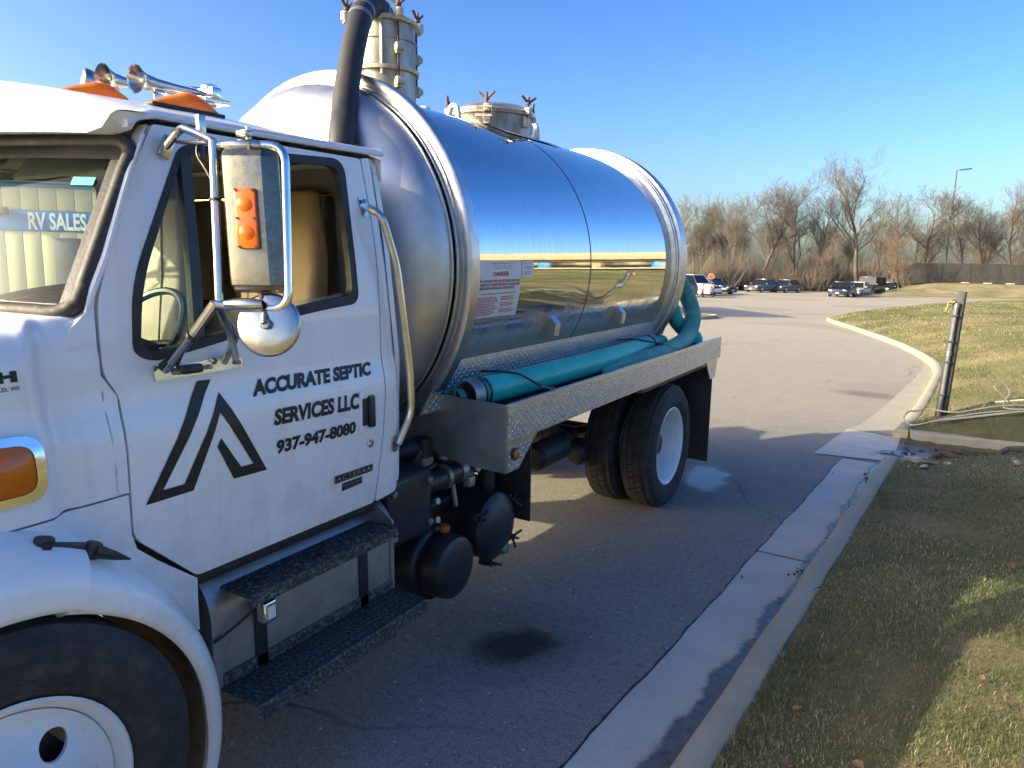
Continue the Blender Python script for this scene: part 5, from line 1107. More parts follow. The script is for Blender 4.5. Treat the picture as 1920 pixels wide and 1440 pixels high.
for i in range(7):
    y0 = -3.0 + i * .16; pmk('air_line', [tube(catmull([(.55, y0, .98), (.72 + r_.uniform(-.05, .08), y0 + .08, .95 - r_.uniform(0, .1)), (.78 + r_.uniform(-.05, .06), y0 + .22, .88 + r_.uniform(-.1, .06)), (.6, y0 + .4, .72 + r_.uniform(-.1, .1)), (.45, y0 + .6, .8)], 6), r_.choice([.009, .012, .016]), 7)], 'rubber', pu)
pmk('pump_bracket', [tube([(.66, -2.86, .80), (.80, -2.83, 1.0), (.82, -2.80, 1.06)], .02, 8), box((.55, -2.5, .64), (.3, 1.1, .06), .01), box((.5, -2.3, .3), (.05, .5, .06), .01)], 'machine', pu)

# ---- warning stickers on the barrel
def on_tank(y, z, o=.002):
    s = (z - ZC) / RB; return (RB + o) * math.cos(math.asin(max(-.99, min(.99, s)))), y, ZC + (RB + o) * s
sg = part('warning_sign', tank)
def sticker(y0, y1, z0, z1, o, m, par): return pmk('sticker', [grid(lambda u, v: on_tank(y0 + (y1 - y0) * u, z0 + (z1 - z0) * v, o), lin(0, 1, 4), lin(0, 1, 12))], m, par)
sticker(-2.485, -2.056, 1.715, 2.017, .002, 'sign_white', sg); sticker(-2.05, -1.918, 1.932, 2.016, .002, 'sign_white', sg)
def tank_text(t, y0, y1, z0, z1, m='red_print', bold=.0, par=sg): return pmk('sign_lettering', [text_on(t, lambda u, v: on_tank(y0 + (y1 - y0) * u, z0 + (z1 - z0) * v, .0034), bold)], m, par, smooth=0)
tank_text('PRESVAC SYSTEMS (Burlington) LTD.', -2.375, -2.145, 2.000, 2.009, bold=.02); tank_text('4131 Morris Drive, Burlington, Ontario', -2.36, -2.16, 1.987, 1.994); tank_text('Ph (905) 637-2353   Fx (905) 681-0411', -2.35, -2.17, 1.975, 1.982)
tank_text('DANGER', -2.345, -2.19, 1.938, 1.962, bold=.04)
tank_text('DO NOT ENTER VESSEL WITHOUT PROPER BREATHING', -2.47, -2.072, 1.905, 1.919, bold=.03); tank_text('APPARATUS.  RELEASE PRESSURE OR VACUUM FROM', -2.47, -2.072, 1.886, 1.900, bold=.03); tank_text('VESSEL BEFORE OPENING INLETS AND OUTLETS.', -2.47, -2.12, 1.867, 1.881, bold=.03)
r_ = random.Random(5); fine = []
def scribble(y0, y1, z):
    y = y0
    while y < y1:
        w_ = r_.uniform(.008, .028); fine.append(grid(lambda u, v: on_tank(y + w_ * u, z + .0042 * v, .0034), [0, 1], [0, 1])); y += w_ + .005
scribble(-2.44, -2.11, 1.843)
for i in range(12):
    scribble(-2.47, -2.29 - r_.uniform(0, .03), 1.823 - i * .0085)
    if i % 4 != 3: scribble(-2.25, -2.09 - r_.uniform(0, .04), 1.823 - i * .0085)
pmk('fine_print', fine, 'red_print', sg, smooth=0, kind='stuff')
fine = []
for zz in (2.0, 1.985, 1.975, 1.955, 1.945): scribble(-2.03, -1.945 - r_.uniform(0, .02), zz)
pmk('fine_print', fine, 'galv', sg, smooth=0, kind='stuff')

# =================================================================== HOSES IN THE TRAY (things of their own)
b = NB('teal_hose'); n = b.noise(6, 5); b.set(Base_Color=b.ramp(n, [(.3, (.015, .56, .48)), (.7, (.03, .66, .58))]), Roughness=.34); M['teal'] = b.m
b = NB('faded_teal_hose'); n = b.noise(5, 6, rough=.65); b.set(Base_Color=b.ramp(n, [(.3, (.05, .36, .32)), (.7, (.16, .46, .38))]), Roughness=.55); M['teal2'] = b.m
M['teal_dark'] = plain('dark_teal_groove', (.004, .14, .125), .5); M['teal_mid'] = plain('dull_teal_groove', (.03, .22, .19), .5)
TM = T.matrix_basis.copy() if False else Matrix.Translation((-3.05, 5.6, 0)) @ Matrix.Rotation(R(1.27), 4, 'X')
def tw_(p): return tuple(TM @ Vector(p))
def corrugated(P, r, pitch, depth, seg=22):
    P = [Vector(p) for p in P]; s = [0]
    for a, c in zip(P, P[1:]): s.append(s[-1] + (c - a).length)
    Q = []; rad = []; L = s[-1]; n = int(L / pitch); i = 0
    for k in range(n):
        for f, dr_ in ((.06, depth), (.22, 0), (.72, 0), (.88, depth)):
            t = (k + f) * pitch
            while i < len(s) - 2 and s[i + 1] < t: i += 1
            q = (t - s[i]) / max(1e-9, s[i + 1] - s[i]); Q.append(P[i].lerp(P[i + 1], q)); rad.append(r - dr_)
    return tube(Q, rad, seg, cap=False)
def groove(o, mat, seg=22):      # second, darker teal for the grooves and one flank of each rib
    o.data.materials.append(M[mat]); n = len(o.data.polygons); mi = np.zeros(n, np.int32); row = (np.arange(n) // seg) % 4; mi[(row == 3) | (row == 2)] = 1
    o.data.polygons.foreach_set('material_index', mi); return o
h1 = thing('suction_hose', 'bright teal ribbed suction hose with a grey metal cuff lying in the hose tray', 'hose', tw_((1.0, -2.5, 1.3)), group=None)
TMi = Matrix.Translation(h1.location).inverted() @ TM
def hmk(name, geos, mat, root, **k):
    mi = Matrix.Translation(root.location).inverted() @ TM
    return mk(name, [moved(g, mi) for g in geos], mat, root, **k)
path1 = catmull([(.945, -2.53, 1.325), (.957, -2.2, 1.325), (.975, -1.7, 1.324), (.985, -1.2, 1.324), (.975, -.7, 1.324), (.945, -.25, 1.322), (.90, .14, 1.318)], 12)
groove(hmk('hose_body', [corrugated(path1, .078, .0155, .008)], 'teal', h1, smooth=60), 'teal_dark')
hmk('hose_cuff', [lathe([(.076, -.055), (.080, -.053), (.081, -.008), (.084, 0), (.0845, .012)], path1[0], (.05, 1, 0), 32), lathe([(.076, -.055), (.069, -.052), (.068, .02)], path1[0], (.05, 1, 0), 32)], 'galv', h1, smooth=50)
hmk('cuff_bore_shade', [lathe([(0, .0), (.068, .0)], path1[0], (.05, 1, 0), 24)], 'chassis', h1)  # dark disc stands in for the shade inside the open cuff
dd = Vector((.06, 1, 0))
for g_ in ([lathe([(.0795, t), (.083, t + .002), (.083, t + .016), (.0795, t + .018)], path1[0], dd, 28) for t in (.03, .066)] + [lathe([(.0795, t), (.083, t + .002), (.083, t + .014), (.0795, t + .016)], path1[-1], (-.16, 1, 0), 28) for t in (-.06, -.03)]): hmk('hose_band', [g_], 'black', h1)
hmk('end_fitting', [lathe([(.079, 0), (.085, .01), (.085, .10), (.07, .12), (.06, .20)], path1[-1], (-.16, 1, 0), 28)], 'galv', h1)
h2 = thing('suction_hose', 'faded teal hose curling up from the tray round the rear of the tank', 'hose', tw_((1.1, .3, 1.3)))
path2 = catmull([(.985, -1.1, 1.245), (1.01, -.75, 1.248), (1.075, -.4, 1.262), (1.11, -.05, 1.285), (1.09, .3, 1.30), (1.06, .62, 1.325), (1.03, .86, 1.385), (1.005, 1.0, 1.50), (.96, 1.03, 1.63), (.86, 1.04, 1.80), (.70, 1.08, 1.98), (.45, 1.2, 2.12), (.1, 1.3, 2.16), (-.3, 1.28, 2.1)], 10)
groove(hmk('hose_body', [corrugated(path2, .075, .014, .005)], 'teal2', h2, smooth=60), 'teal_mid')
h3 = thing('suction_hose', 'inner coil of teal hose hanging behind the tank ring', 'hose', tw_((.9, .8, 1.4)))
path3 = catmull([(1.04, .95, 1.22), (1.02, 1.06, 1.30), (.94, 1.02, 1.36), (.88, .88, 1.48), (.84, .84, 1.62), (.72, .90, 1.82), (.5, 1.05, 1.95), (.1, 1.15, 2.0)], 10)
groove(hmk('hose_body', [corrugated(path3, .07, .0155, .006)], 'teal', h3, smooth=60), 'teal_dark')
h4 = thing('suction_hose', 'teal ribbed hose lying deeper in the tray, its end just behind the front plate', 'hose', tw_((.87, -2.4, 1.27)))
hmk('hose_body', [corrugated(catmull([(.86, -2.58, 1.295), (.865, -2.0, 1.29), (.87, -1.0, 1.29), (.87, 0, 1.29), (.86, .6, 1.30)], 10), .058, .0085, .003)], 'teal', h4, smooth=60)
def bungee(label, P, thick=(1, 3)):
    o = thing('bungee_cord', label, 'bungee cord', tw_(P[0]), group='bungee cords over the tray hose')
    cp = catmull(P, 8); a, c = int(len(cp) * .12), int(len(cp) * .86)
    hmk('cord', [tube(cp[a:c], .0065, 8)], 'black', o)
    hmk('hook', [tube(cp[:a + 2], .003, 6), tube(cp[c - 2:], .003, 6), tube([Vector(cp[-1]) + Vector((.012 * math.sin(t), .0, .012 * (1 - math.cos(t)) - .01)) for t in lin(0, 4.5, 12)], .003, 6)], 'galv', o)
bungee('black bungee cord hooked over the teal hose near its cuff', [(.80, -2.28, 1.40), (.86, -2.27, 1.405), (.95, -2.24, 1.408), (1.03, -2.20, 1.398), (1.08, -2.17, 1.37), (1.14, -2.14, 1.335), (1.21, -2.12, 1.318)])
bungee('black bungee cord over the rear end of the teal hose', [(.80, -.42, 1.40), (.86, -.34, 1.402), (.94, -.27, 1.404), (1.01, -.2, 1.39), (1.08, -.12, 1.37), (1.15, -.05, 1.345), (1.21, 0, 1.318)])

# =================================================================== STREET THINGS NEAR THE TRUCK
# standpipe post: square dark post with a riser pipe strapped to it and a brass tap
pz = float(lawn_h(np.array([.03]), np.array([10.45]))[0])
PO = thing('standpipe_post', 'dark square post with a grey riser pipe and brass tap on the lawn edge', 'post', (.03, 10.45, pz - .02), (R(.0), R(1.9), R(-12)))
mk('post_timber', [box((0, .05, .79), (.12, .10, 1.62), .006)], plain('dark_post', (.035, .034, .034), .6, 0, 0, .25, 6, bump=30), PO)
mk('riser_pipe', [tube([(-.005, -.028, 0), (-.005, -.028, 1.44)], .026, 16)], plain('grey_pipe', (.16, .165, .18), .4, .3, 0, .2, 6), PO)
mk('pipe_strap', [box((-.005, -.03, z), (.075, .058, .03), .005) for z in (.30, .72, .98, 1.3)], 'chassis', PO)
mk('pipe_coupling', [cyl((-.005, -.028, z), (0, 0, 1), .033, 0, .06, 16) for z in (.8, 1.4)], 'galv', PO)
brass = plain('brass', (.55, .36, .12), .35, 1, 0, .2, 20)
tp = mk('tap', [tube(fillet([(-.005, -.03, 1.42), (-.005, -.05, 1.47), (-.05, -.06, 1.47), (-.085, -.06, 1.465), (-.092, -.06, 1.44)], .02), .014, 10), cyl((-.045, -.06, 1.47), (1, 0, 0), .022, -.02, .02, 12)], brass, PO)
mk('tap_lever', [box((-.10, -.06, 1.40), (.014, .02, .09), .005, rot=('Y', R(14)))], plain('yellow_lever', (.6, .4, .04), .45), tp)
# garden hose, coiled loosely round the post foot
def lawn_pt(x, y, dz=0): return (x, y, float(lawn_h(np.array([x]), np.array([y]))[0]) + dz)
gp = [(.62, 10.9, .05), (1.05, 10.8, .07), (1.5, 10.45, .06), (1.3, 10.15, .04), (.7, 10.3, .08), (.2, 10.2, .07), (-.12, 10.3, .18), (-.30, 10.15, .16), (-.34, 9.95, .06), (-.18, 9.82, .03), (.1, 9.95, .04), (.5, 10.0, .05), (.95, 10.05, .05), (1.25, 10.15, .22), (1.1, 10.2, .10), (.8, 10.1, .10), (.6, 10.1, .32), (.55, 10.13, .42), (.63, 10.17, .44), (.70, 10.13, .30), (.66, 10.0, .1), (1.0, 9.95, .05), (1.35, 9.95, .06), (1.42, 10.05, .06), (1.1, 9.9, .05), (.5, 9.85, .04), (.1, 9.78, .05), (-.05, 9.74, .06), (.45, 9.82, .03), (.95, 9.92, .04)]
gh_ = thing('garden_hose', 'pale garden hose in loose loops around the foot of the tap post', 'garden hose', lawn_pt(.4, 10.1))
o0 = Vector(gh_.location)
mk('hose', [tube([Vector(lawn_pt(p.x, p.y, 0)) + Vector((0, 0, max(.025, p.z * .8))) - o0 for p in catmull([Vector(p) for p in gp], 9)], .0095, 8)], plain('pale_hose', (.40, .38, .27), .5, 0, 0, .12, 5), gh_)
# stones, rotten wood and leaves in the drain
def rock(name, loc, s, mat, seed, label, grp, cat):
    r_ = random.Random(seed); bm = bmesh.new(); bmesh.ops.create_icosphere(bm, subdivisions=2, radius=1)
    ph = [r_.uniform(0, 6) for _ in range(6)]
    for v in bm.verts:
        c = v.co; k = 1 + .16 * math.sin(3 * c.x + ph[0]) + .14 * math.sin(3.5 * c.y + ph[1]) + .14 * math.sin(4 * c.z + ph[2]) + .08 * math.sin(8 * c.x + 6 * c.y + ph[3])
        v.co = Vector((c.x * k * s[0], c.y * k * s[1], max(-.3, c.z * k) * s[2]))
    o = mk(name, [from_bm(bm)], mat, smooth=30); o.location = loc; o.rotation_euler = (r_.uniform(-.2, .2), r_.uniform(-.2, .2), r_.uniform(0, 6))
    o['label'] = label; o['category'] = cat
    if grp: o['group'] = grp
    return o
stone = plain('limestone', (.36, .33, .28), .85, 0, 0, .2, 14, bump=40); pink = plain('pink_stone', (.3, .2, .16), .85, 0, 0, .2, 14, bump=40)
r_ = random.Random(11)
px_ = [(-.17, 7.95, .07, .045, .03, stone, 'pale square-edged stone at the corner of the drain grass'), (-.13, 7.72, .075, .055, .04, stone, 'white blocky stone just below the drain corner'), (-.02, 7.55, .10, .045, .025, pink, 'flat pinkish stone beside the white ones'), (-.05, 7.38, .07, .03, .02, stone, 'thin pale stone chip nearest the kerb')]
for i, (x, y, a, b_, c_, m, lb) in enumerate(px_): rock('stone', lawn_pt(x, y, .02), (a, b_, c_), m, i, lb, None, 'stone')
for i in range(14):
    x, y = r_.uniform(-.2, 1.6), r_.uniform(6.6, 8.3); s = r_.uniform(.012, .03)
    rock('pebble', lawn_pt(x, y, .01), (s * 1.4, s, s * .6), stone if i % 3 else pink, 50 + i, 'small pale pebble in the shaded grass above the drain', 'pebbles in the grass by the drain', 'pebble')
bark = plain('rotten_wood', (.12, .085, .06), .9, 0, 0, .4, 16, bump=30)
barkp = plain('weathered_wood', (.3, .25, .2), .9, 0, 0, .3, 16, bump=30)
for i, (x, y, rz, L, m, lb) in enumerate([(.28, 7.95, .5, .5, bark, 'dark rotten log lying along the near side of the drain'), (.55, 8.12, .9, .42, bark, 'split brown branch crossing the drain wood'), (.42, 8.2, .2, .3, barkp, 'pale weathered slat on top of the rotten wood'), (.85, 8.2, .4, .34, barkp, 'grey wood sliver at the right end of the drain wood'), (.12, 7.78, .1, .26, bark, 'short dark stick beside the white stone'), (.7, 8.0, .75, .5, bark, 'bent dark stick below the log pile')]):
    n = 9; P = [Vector((L * (t / (n - 1) - .5), .025 * math.sin(t * 1.3 + i), .012 * math.sin(t * .9 + i) + .03)) for t in range(n)]
    o = mk('wood_debris', [tube(P, [.012 + .018 * math.sin(PI * (.12 + .8 * t / (n - 1))) * (1 + .3 * math.sin(t * 2.3 + i)) for t in range(n)], 7)], m, smooth=25)
    o.location = lawn_pt(x, y, .0); o.rotation_euler = (0, 0, rz); o['label'] = lb; o['category'] = 'wood'
# fallen leaves
leafm = plain('dead_leaf', (.2, .1, .05), .8, 0, 0, .4, 9); leafd = plain('wet_leaf', (.05, .028, .018), .5, 0, 0, .4, 9)
def leaf_mesh(seed):
    r_ = random.Random(seed); V = []; F = []; n = 8
    for i in range(n + 1):
        t = i / n; wd = .5 * math.sin(PI * min(1, t * .96 + .03)) ** .8 * (1 + .25 * math.sin(t * 17 + seed)); cz = .22 * math.sin(t * 2.6 + seed)
        V += [(t - .5, -wd * .7, cz + .22 * wd), (t - .5, 0, cz), (t - .5, wd * .7, cz + .25 * wd)]
    for i in range(n):
        for k in (0, 1): F.append((3 * i + k, 3 * i + k + 1, 3 * i + k + 4, 3 * i + k + 3))
    me = bpy.data.meshes.new('leaf'); me.from_pydata(V, [], F); me.shade_smooth(); return me
LM = []
for k in range(4):
    for m in (leafm, leafd):
        me = leaf_mesh(k); me.materials.append(m); LM.append(me)
def leaf(x, y, z, s, dark, label, grp):
    o = bpy.data.objects.new('fallen_leaf', LM[(r_.randrange(4)) * 2 + (1 if dark else 0)]); COL.objects.link(o)
    o.location = (x, y, z); o.scale = (s, s, s); o.rotation_euler = (r_.uniform(-.5, .5), r_.uniform(-.5, .5), r_.uniform(0, 6.3)); o['label'] = label; o['category'] = 'leaf'; o['group'] = grp
for i in range(34):
    x, y = r_.uniform(-.5, 1.1), r_.uniform(2.2, 7.6)
    leaf(x, y, lawn_pt(x, y)[2] + .035, r_.uniform(.03, .06), False, 'curled brown leaf fallen on the near grass', 'brown leaves on the near grass')
for i in range(46):
    x, y = r_.uniform(-.4, 1.2), 8.55 + r_.gauss(.25, .25)
    leaf(x, y, .045 + r_.uniform(0, .02), r_.uniform(.04, .09), True, 'dark wet leaf lying in the drain channel', 'wet leaves in the drain')
for i in range(30):
    y = r_.choice([r_.uniform(4.2, 4.95), r_.uniform(5.6, 8.2), r_.uniform(6.2, 7.6)]); x = kx(y) - abs(r_.gauss(.0, .05)) - .01
    leaf(x, y, .016, r_.uniform(.02, .05), True, 'dark leaf caught in the water along the kerb', 'leaves caught in the gutter')
for i in range(9):
    y = r_.uniform(2.4, 7.5); leaf(gx(y) + r_.gauss(0, .03), y, .012, r_.uniform(.015, .03), False, 'small dry leaf on the asphalt edge', 'dry leaves along the asphalt edge')

# =================================================================== THE RV DEALER'S BUILDING beyond the cab
Bx = thing('dealership_building', 'beige ribbed-metal building with blue bands and RV SALES lettering seen through the cab', 'building', (-29.0, 13.3, 0), (0, 0, R(42)))
cream = plain('cream_metal', (.62, .56, .36), .55, 0, 0, .05, 3); blue = plain('blue_metal', (.02, .2, .5), .45, 0, 0, .08, 3); lblue = plain('light_blue_metal', (.12, .38, .6), .5, 0, 0, .06, 3); greyd = plain('grey_door', (.17, .17, .17), .5, 0, 0, .15, 3)
whitem = plain('white_letter', (.75, .75, .72), .5)
# local x runs along the wall, front faces -y
mk('wall', [box((2, 4.03, 2.55), (34, 7.9, 5.1))], cream, Bx)
pl = None
for i in range(56):
    x = -14.9 + i * .6
    if pl is None: pl = mk('wall_panel', [box((0, .02, 1.41), (.585, .05, 2.82), .004), box((0, .02, 3.97), (.585, .05, .82), .004)], cream, Bx); pl.location.x = x
    else: q = pl.copy(); COL.objects.link(q); q.location.x = x
mk('blue_band', [box((2, .0, 3.19), (34, .09, .72), .01), box((2, .0, 4.45), (34, .07, .12), .01)], blue, Bx)
mk('fascia', [box((2, -.12, 4.85), (34.4, .5, .6), .03)], lblue, Bx)
mk('roof', [box((2, 4, 5.15), (34.6, 8.4, .12), .02)], 'galv', Bx)
mk('sign_lettering', [([(.05 + 1.95 * u, -.10, 2.87 + .63 * v) for u, v in text_geo('RV SALES', .03)[0]], text_geo('RV SALES', .03)[1])], whitem, Bx, smooth=0)
mk('overhead_door', [box((1.25, -.01, 1.3), (.9, .1, 2.6), .02), box((8.4, -.01, 1.35), (3.4, .1, 2.7), .02)], greyd, Bx)
mk('flood_light', [box((x, -.22, 3.5), (.22, .2, .28), .03) for x in (-1.05, -.65)] + [tube([(-.85, -.02, 3.3), (-.85, -.18, 3.45)], .025, 6)], 'chassis', Bx)
# showroom on the rise behind the camera (seen mirrored in the tank)
Sx = thing('showroom_building', 'long low beige showroom with a blue glazed front on the rise across the lawn', 'building', (24, 36, 1.25), (0, 0, R(-28)))
mk('wall', [box((0, 8, 1.9), (29, 16, 4.8))], plain('beige_fascia', (.34, .28, .19), .7, 0, 0, .06, 2), Sx)
for x in np.arange(-14, 13, 3.5): mk('window', [box((x + 1.75, -.02, 1.15), (3.1, .12, 1.9), .02)], 'dark_glass', Sx)
for x in np.arange(-14, 15, 7): mk('blue_column', [box((x, -.12, 1.2), (.5, .3, 2.4), .02)], blue, Sx)
mk('canopy', [box((0, -1.0, 3.7), (30, 2.4, 1.9), .05)], plain('cream_canopy', (.30, .25, .17), .7), Sx)
mk('forecourt', [box((0, -3.0, .3), (31, 5.5, .3))], 'kerb', Sx)

# =================================================================== THE FAR LOT
# parked cars ------------------------------------------------------
def paint(name, c, rough=.25): return plain(name, c, rough, 0, .35, .04, 3)
def car(kind, colm, label, loc, heading, L=4.7, W=1.82, H=1.46):
    """nose towards local +y"""
    t = thing('parked_car', label, 'car', (*loc, 0), (0, 0, heading), 'cars parked round the far lot')
    suv = kind in ('suv', 'van'); hw = W / 2; belt = .62 * H if not suv else .58 * H; zb = .2 if not suv else .28
    hood = belt - (.12 if kind != 'van' else .06); trunk = belt - .03
    st = [(-.5, .55, .84), (-.485, .92, .93), (-.40, 1, 1), (-.1, 1, 1), (.15, 1, 1), (.30, 1, 1), (.43, .97, .95), (.485, .88, .86), (.5, .62, .72)]
    V = []; F = []
    for f, zs, ws_ in st:
        y = f * L; top = (belt if -.33 < f < .17 else (hood - .10 * max(0, (f - .2) / .3) if f > 0 else (trunk if not suv else belt)))
        if abs(f) > .49: top *= .9
        b0 = zb + (.08 if abs(f) > .49 else 0); hwf = hw * ws_
        P = [(-hwf * .93, b0), (-hwf, b0 + .16), (-hwf, (b0 + top) / 2 + .05), (-hwf * .95, top - .05), (-hwf * .86, top), (0, top + .03), (hwf * .86, top), (hwf * .95, top - .05), (hwf, (b0 + top) / 2 + .05), (hwf, b0 + .16), (hwf * .93, b0)]
        V += [(x, y, z) for x, z in P]
    k = 11
    for j in range(len(st) - 1):
        for q in range(k): F.append((j * k + q, j * k + (q + 1) % k, (j + 1) * k + (q + 1) % k, (j + 1) * k + q))
    F.append(tuple(reversed(range(k)))); F.append(tuple((len(st) - 1) * k + q for q in range(k)))
    F = [tuple(reversed(q)) for q in F]
    body = mk('body', [(V, F)], colm, t, smooth=40)
    if kind == 'sedan': gy = (-.40 * L, -.24 * L, .06 * L, .20 * L)
    elif kind == 'suv': gy = (-.48 * L, -.42 * L, .10 * L, .22 * L)
    elif kind == 'pickup': gy = (-.12 * L, -.08 * L, .12 * L, .22 * L)
    else: gy = (-.485 * L, -.46 * L, .12 * L, .18 * L)
    wl, wu = hw * .93, hw * (.74 if kind != 'van' else .84); b0, h1 = belt - .01, H - .06
    lo = [(-wl, gy[0]), (wl, gy[0]), (wl, gy[3]), (-wl, gy[3])]; hi = [(-wu, gy[1]), (wu, gy[1]), (wu, gy[2]), (-wu, gy[2])]
    V = [(x, y, b0) for x, y in lo] + [(x, y, h1) for x, y in hi]
    for nm, q in (('rear_window', (0, 1, 5, 4)), ('side_window', (1, 2, 6, 5)), ('windscreen', (2, 3, 7, 6)), ('side_window', (3, 0, 4, 7))):
        mk(nm, [([V[i] for i in q], [(0, 1, 2, 3)])], 'dark_glass', t, smooth=0)
    mk('roof', [box((0, (gy[1] + gy[2]) / 2, H - .035), (wu * 2 + .04, gy[2] - gy[1] + .1, .07), .03)], colm, t)
    for g_ in [tube([V[a], V[a + 4]], .035, 6) for a in range(4)] + [tube([(s * wl * 1.0, (gy[0] + gy[3]) / 2 - .1, b0), (s * wu * 1.01, (gy[1] + gy[2]) / 2 - .1, h1)], .03, 5) for s in (1, -1)]: mk('pillar', [g_], colm, t)
    R_ = .33 if not suv else .38
    for s in (1, -1):
        for y in (-.30 * L, .31 * L):
            wh = mk('wheel', [lathe([(.2, -.1), (R_ - .02, -.11), (R_, -.08), (R_, .08), (R_ - .02, .11), (.22, .115)], (s * (hw - .1), y, R_), (s, 0, 0), 20)], 'rubber', t)
            mk('rim', [lathe([(.22, .1), (.2, .112), (.1, .10), (0, .118)], (s * (hw - .1), y, R_), (s, 0, 0), 10)], 'alu', wh)
        mk('headlight', [box((s * hw * .68, .478 * L, hood - .16), (.36, .2, .15), .03)], 'chrome', t)
        mk('tail_light', [box((s * hw * .72, -.484 * L, belt - .14), (.3, .1, .14), .02)], 'red_print', t)
        mk('door_mirror', [box((s * (hw + .06), .15 * L, belt + .04), (.18, .1, .13), .03)], colm, t)
    mk('grille', [box((0, .497 * L, .46 * H * .9), (W * .55, .08, .18 if kind != 'van' else .3), .02), box((0, .49 * L, .28), (W * .7, .12, .12), .02)], 'chassis', t)
    mk('plate', [box((0, .505 * L, .40), (.3, .03, .12))], 'paper', t)
    if kind == 'pickup': mk('cargo_bed', [box((0, -.32 * L, belt + .05), (W * .86, L * .34, .05))], 'chassis', t)
    return t
def toward_cam(x, y, turn=0):      # heading that points the nose at the camera, turned to the left by 'turn' degrees
    return math.atan2(-(-x), -y) * 0 + (math.atan2(-y, -x) - PI / 2) + R(turn)
navy = paint('navy_paint', (.012, .022, .06)); dkb = paint('dark_blue_paint', (.02, .035, .08)); blk = paint('black_paint', (.014, .014, .016)); wht = paint('white_paint', (.72, .72, .7)); slate = paint('slate_paint', (.045, .05, .06)); gry = paint('grey_paint', (.09, .095, .1)); slv = paint('silver_paint', (.45, .45, .44)); brn = paint('dark_bronze_paint', (.04, .036, .03))
car('suv', dkb, 'dark blue SUV just past the rear ring of the tank', (-19.9, 56.6), toward_cam(-19.9, 56.6, 200 - 290), 4.8, 1.95, 1.78)
car('pickup', wht, 'white pickup beside the orange marker posts', (-20.0, 63.5), toward_cam(-20, 63.5, 50), 5.4, 1.95, 1.8)
car('sedan', blk, 'black sedan nose-out behind the white pickup', (-19.9, 69.5), toward_cam(-19.9, 69.5, 52), 4.8, 1.84, 1.46)
car('sedan', slate, 'dark slate sedan, the left one of the pair before the thicket', (-18.2, 83), toward_cam(-18.2, 83, -30), 4.8, 1.84, 1.47)
car('sedan', gry, 'grey sedan, the right one of the pair before the thicket', (-16.4, 86.5), toward_cam(-16.4, 86.5, -28), 4.8, 1.84, 1.46)
car('sedan', navy, 'navy blue sedan facing the camera at the kerb corner', (-9.2, 77.2), toward_cam(-9.2, 77.2, -12), 4.7, 1.82, 1.47)
car('sedan', slv, 'silver car half hidden behind the navy sedan', (-8.5, 83), toward_cam(-8.5, 83, -14), 4.6, 1.8, 1.46)
car('van', brn, 'tall boxy dark off-roader behind the silver car', (-8.1, 90.5), toward_cam(-8.1, 90.5, -20), 4.9, 2.05, 2.02)
car('sedan', dkb, 'small blue car at the right end of the row, by the mound', (-6.8, 101), toward_cam(-6.8, 101, -20), 4.5, 1.78, 1.44)
# marker posts and sign
for i, (x, y) in enumerate(((-18.2, 58.2), (-17.6, 58.9), (-17.0, 59.7))):
    t = thing('marker_post', ('orange marker post nearest the blue SUV', 'middle orange marker post before the white pickup', 'right orange marker post by the pickup headlights')[i], 'marker post', (x, y, 0), group='orange marker posts')
    mk('post', [cyl((0, 0, 0), (0, 0, 1), .05, .02, 1.05, 12, .01)], 'orange', t); mk('post_base', [cyl((0, 0, 0), (0, 0, 1), .14, 0, .04, 14)], 'chassis', t)
    mk('reflective_band', [cyl((0, 0, 0), (0, 0, 1), .053, .78, .86, 12)], 'paper', t)
st_ = thing('stop_sign', 'tilted red octagonal sign above the white pickup', 'sign', (-18.9, 64.6, 0), (0, R(8), toward_cam(-18.9, 64.6, 0) + PI))
octg = [(.27 * math.cos(R(22.5 + 45 * i)), .27 * math.sin(R(22.5 + 45 * i))) for i in range(8)]
mk('sign_plate', [prism([(x, 1.68 + z) for x, z in octg], 'y', -.02, 0)], plain('sign_red', (.42, .07, .05), .45), st_)
mk('sign_border', [tube([(x * .94, -.022, 1.68 + z * .94) for x, z in octg], .014, 5, True)], 'paper', st_)
mk('sign_post', [box((0, .025, .85), (.05, .04, 1.7))], 'galv', st_)
# lot light
LP = thing('street_lamp', 'tall grey lot light with a flat LED head above the black fence', 'street lamp', (-1.2, 112, 0))
mk('lamp_pole', [tube([(0, 0, 0), (0, 0, 16.05)], [.15, .11], 12)], plain('dark_grey_pole', (.09, .10, .10), .5), LP)
mk('lamp_arm', [tube([(0, 0, 16.0), (.5, .05, 16.12)], .05, 8)], 'galv', LP)
mk('lamp_head', [box((1.0, .1, 16.14), (1.4, .42, .12), .04, rot=('Y', R(-4)))], 'chassis', LP)
mk('lamp_base', [cyl((0, 0, 0), (0, 0, 1), .3, 0, .7, 16, .03)], 'kerb', LP)
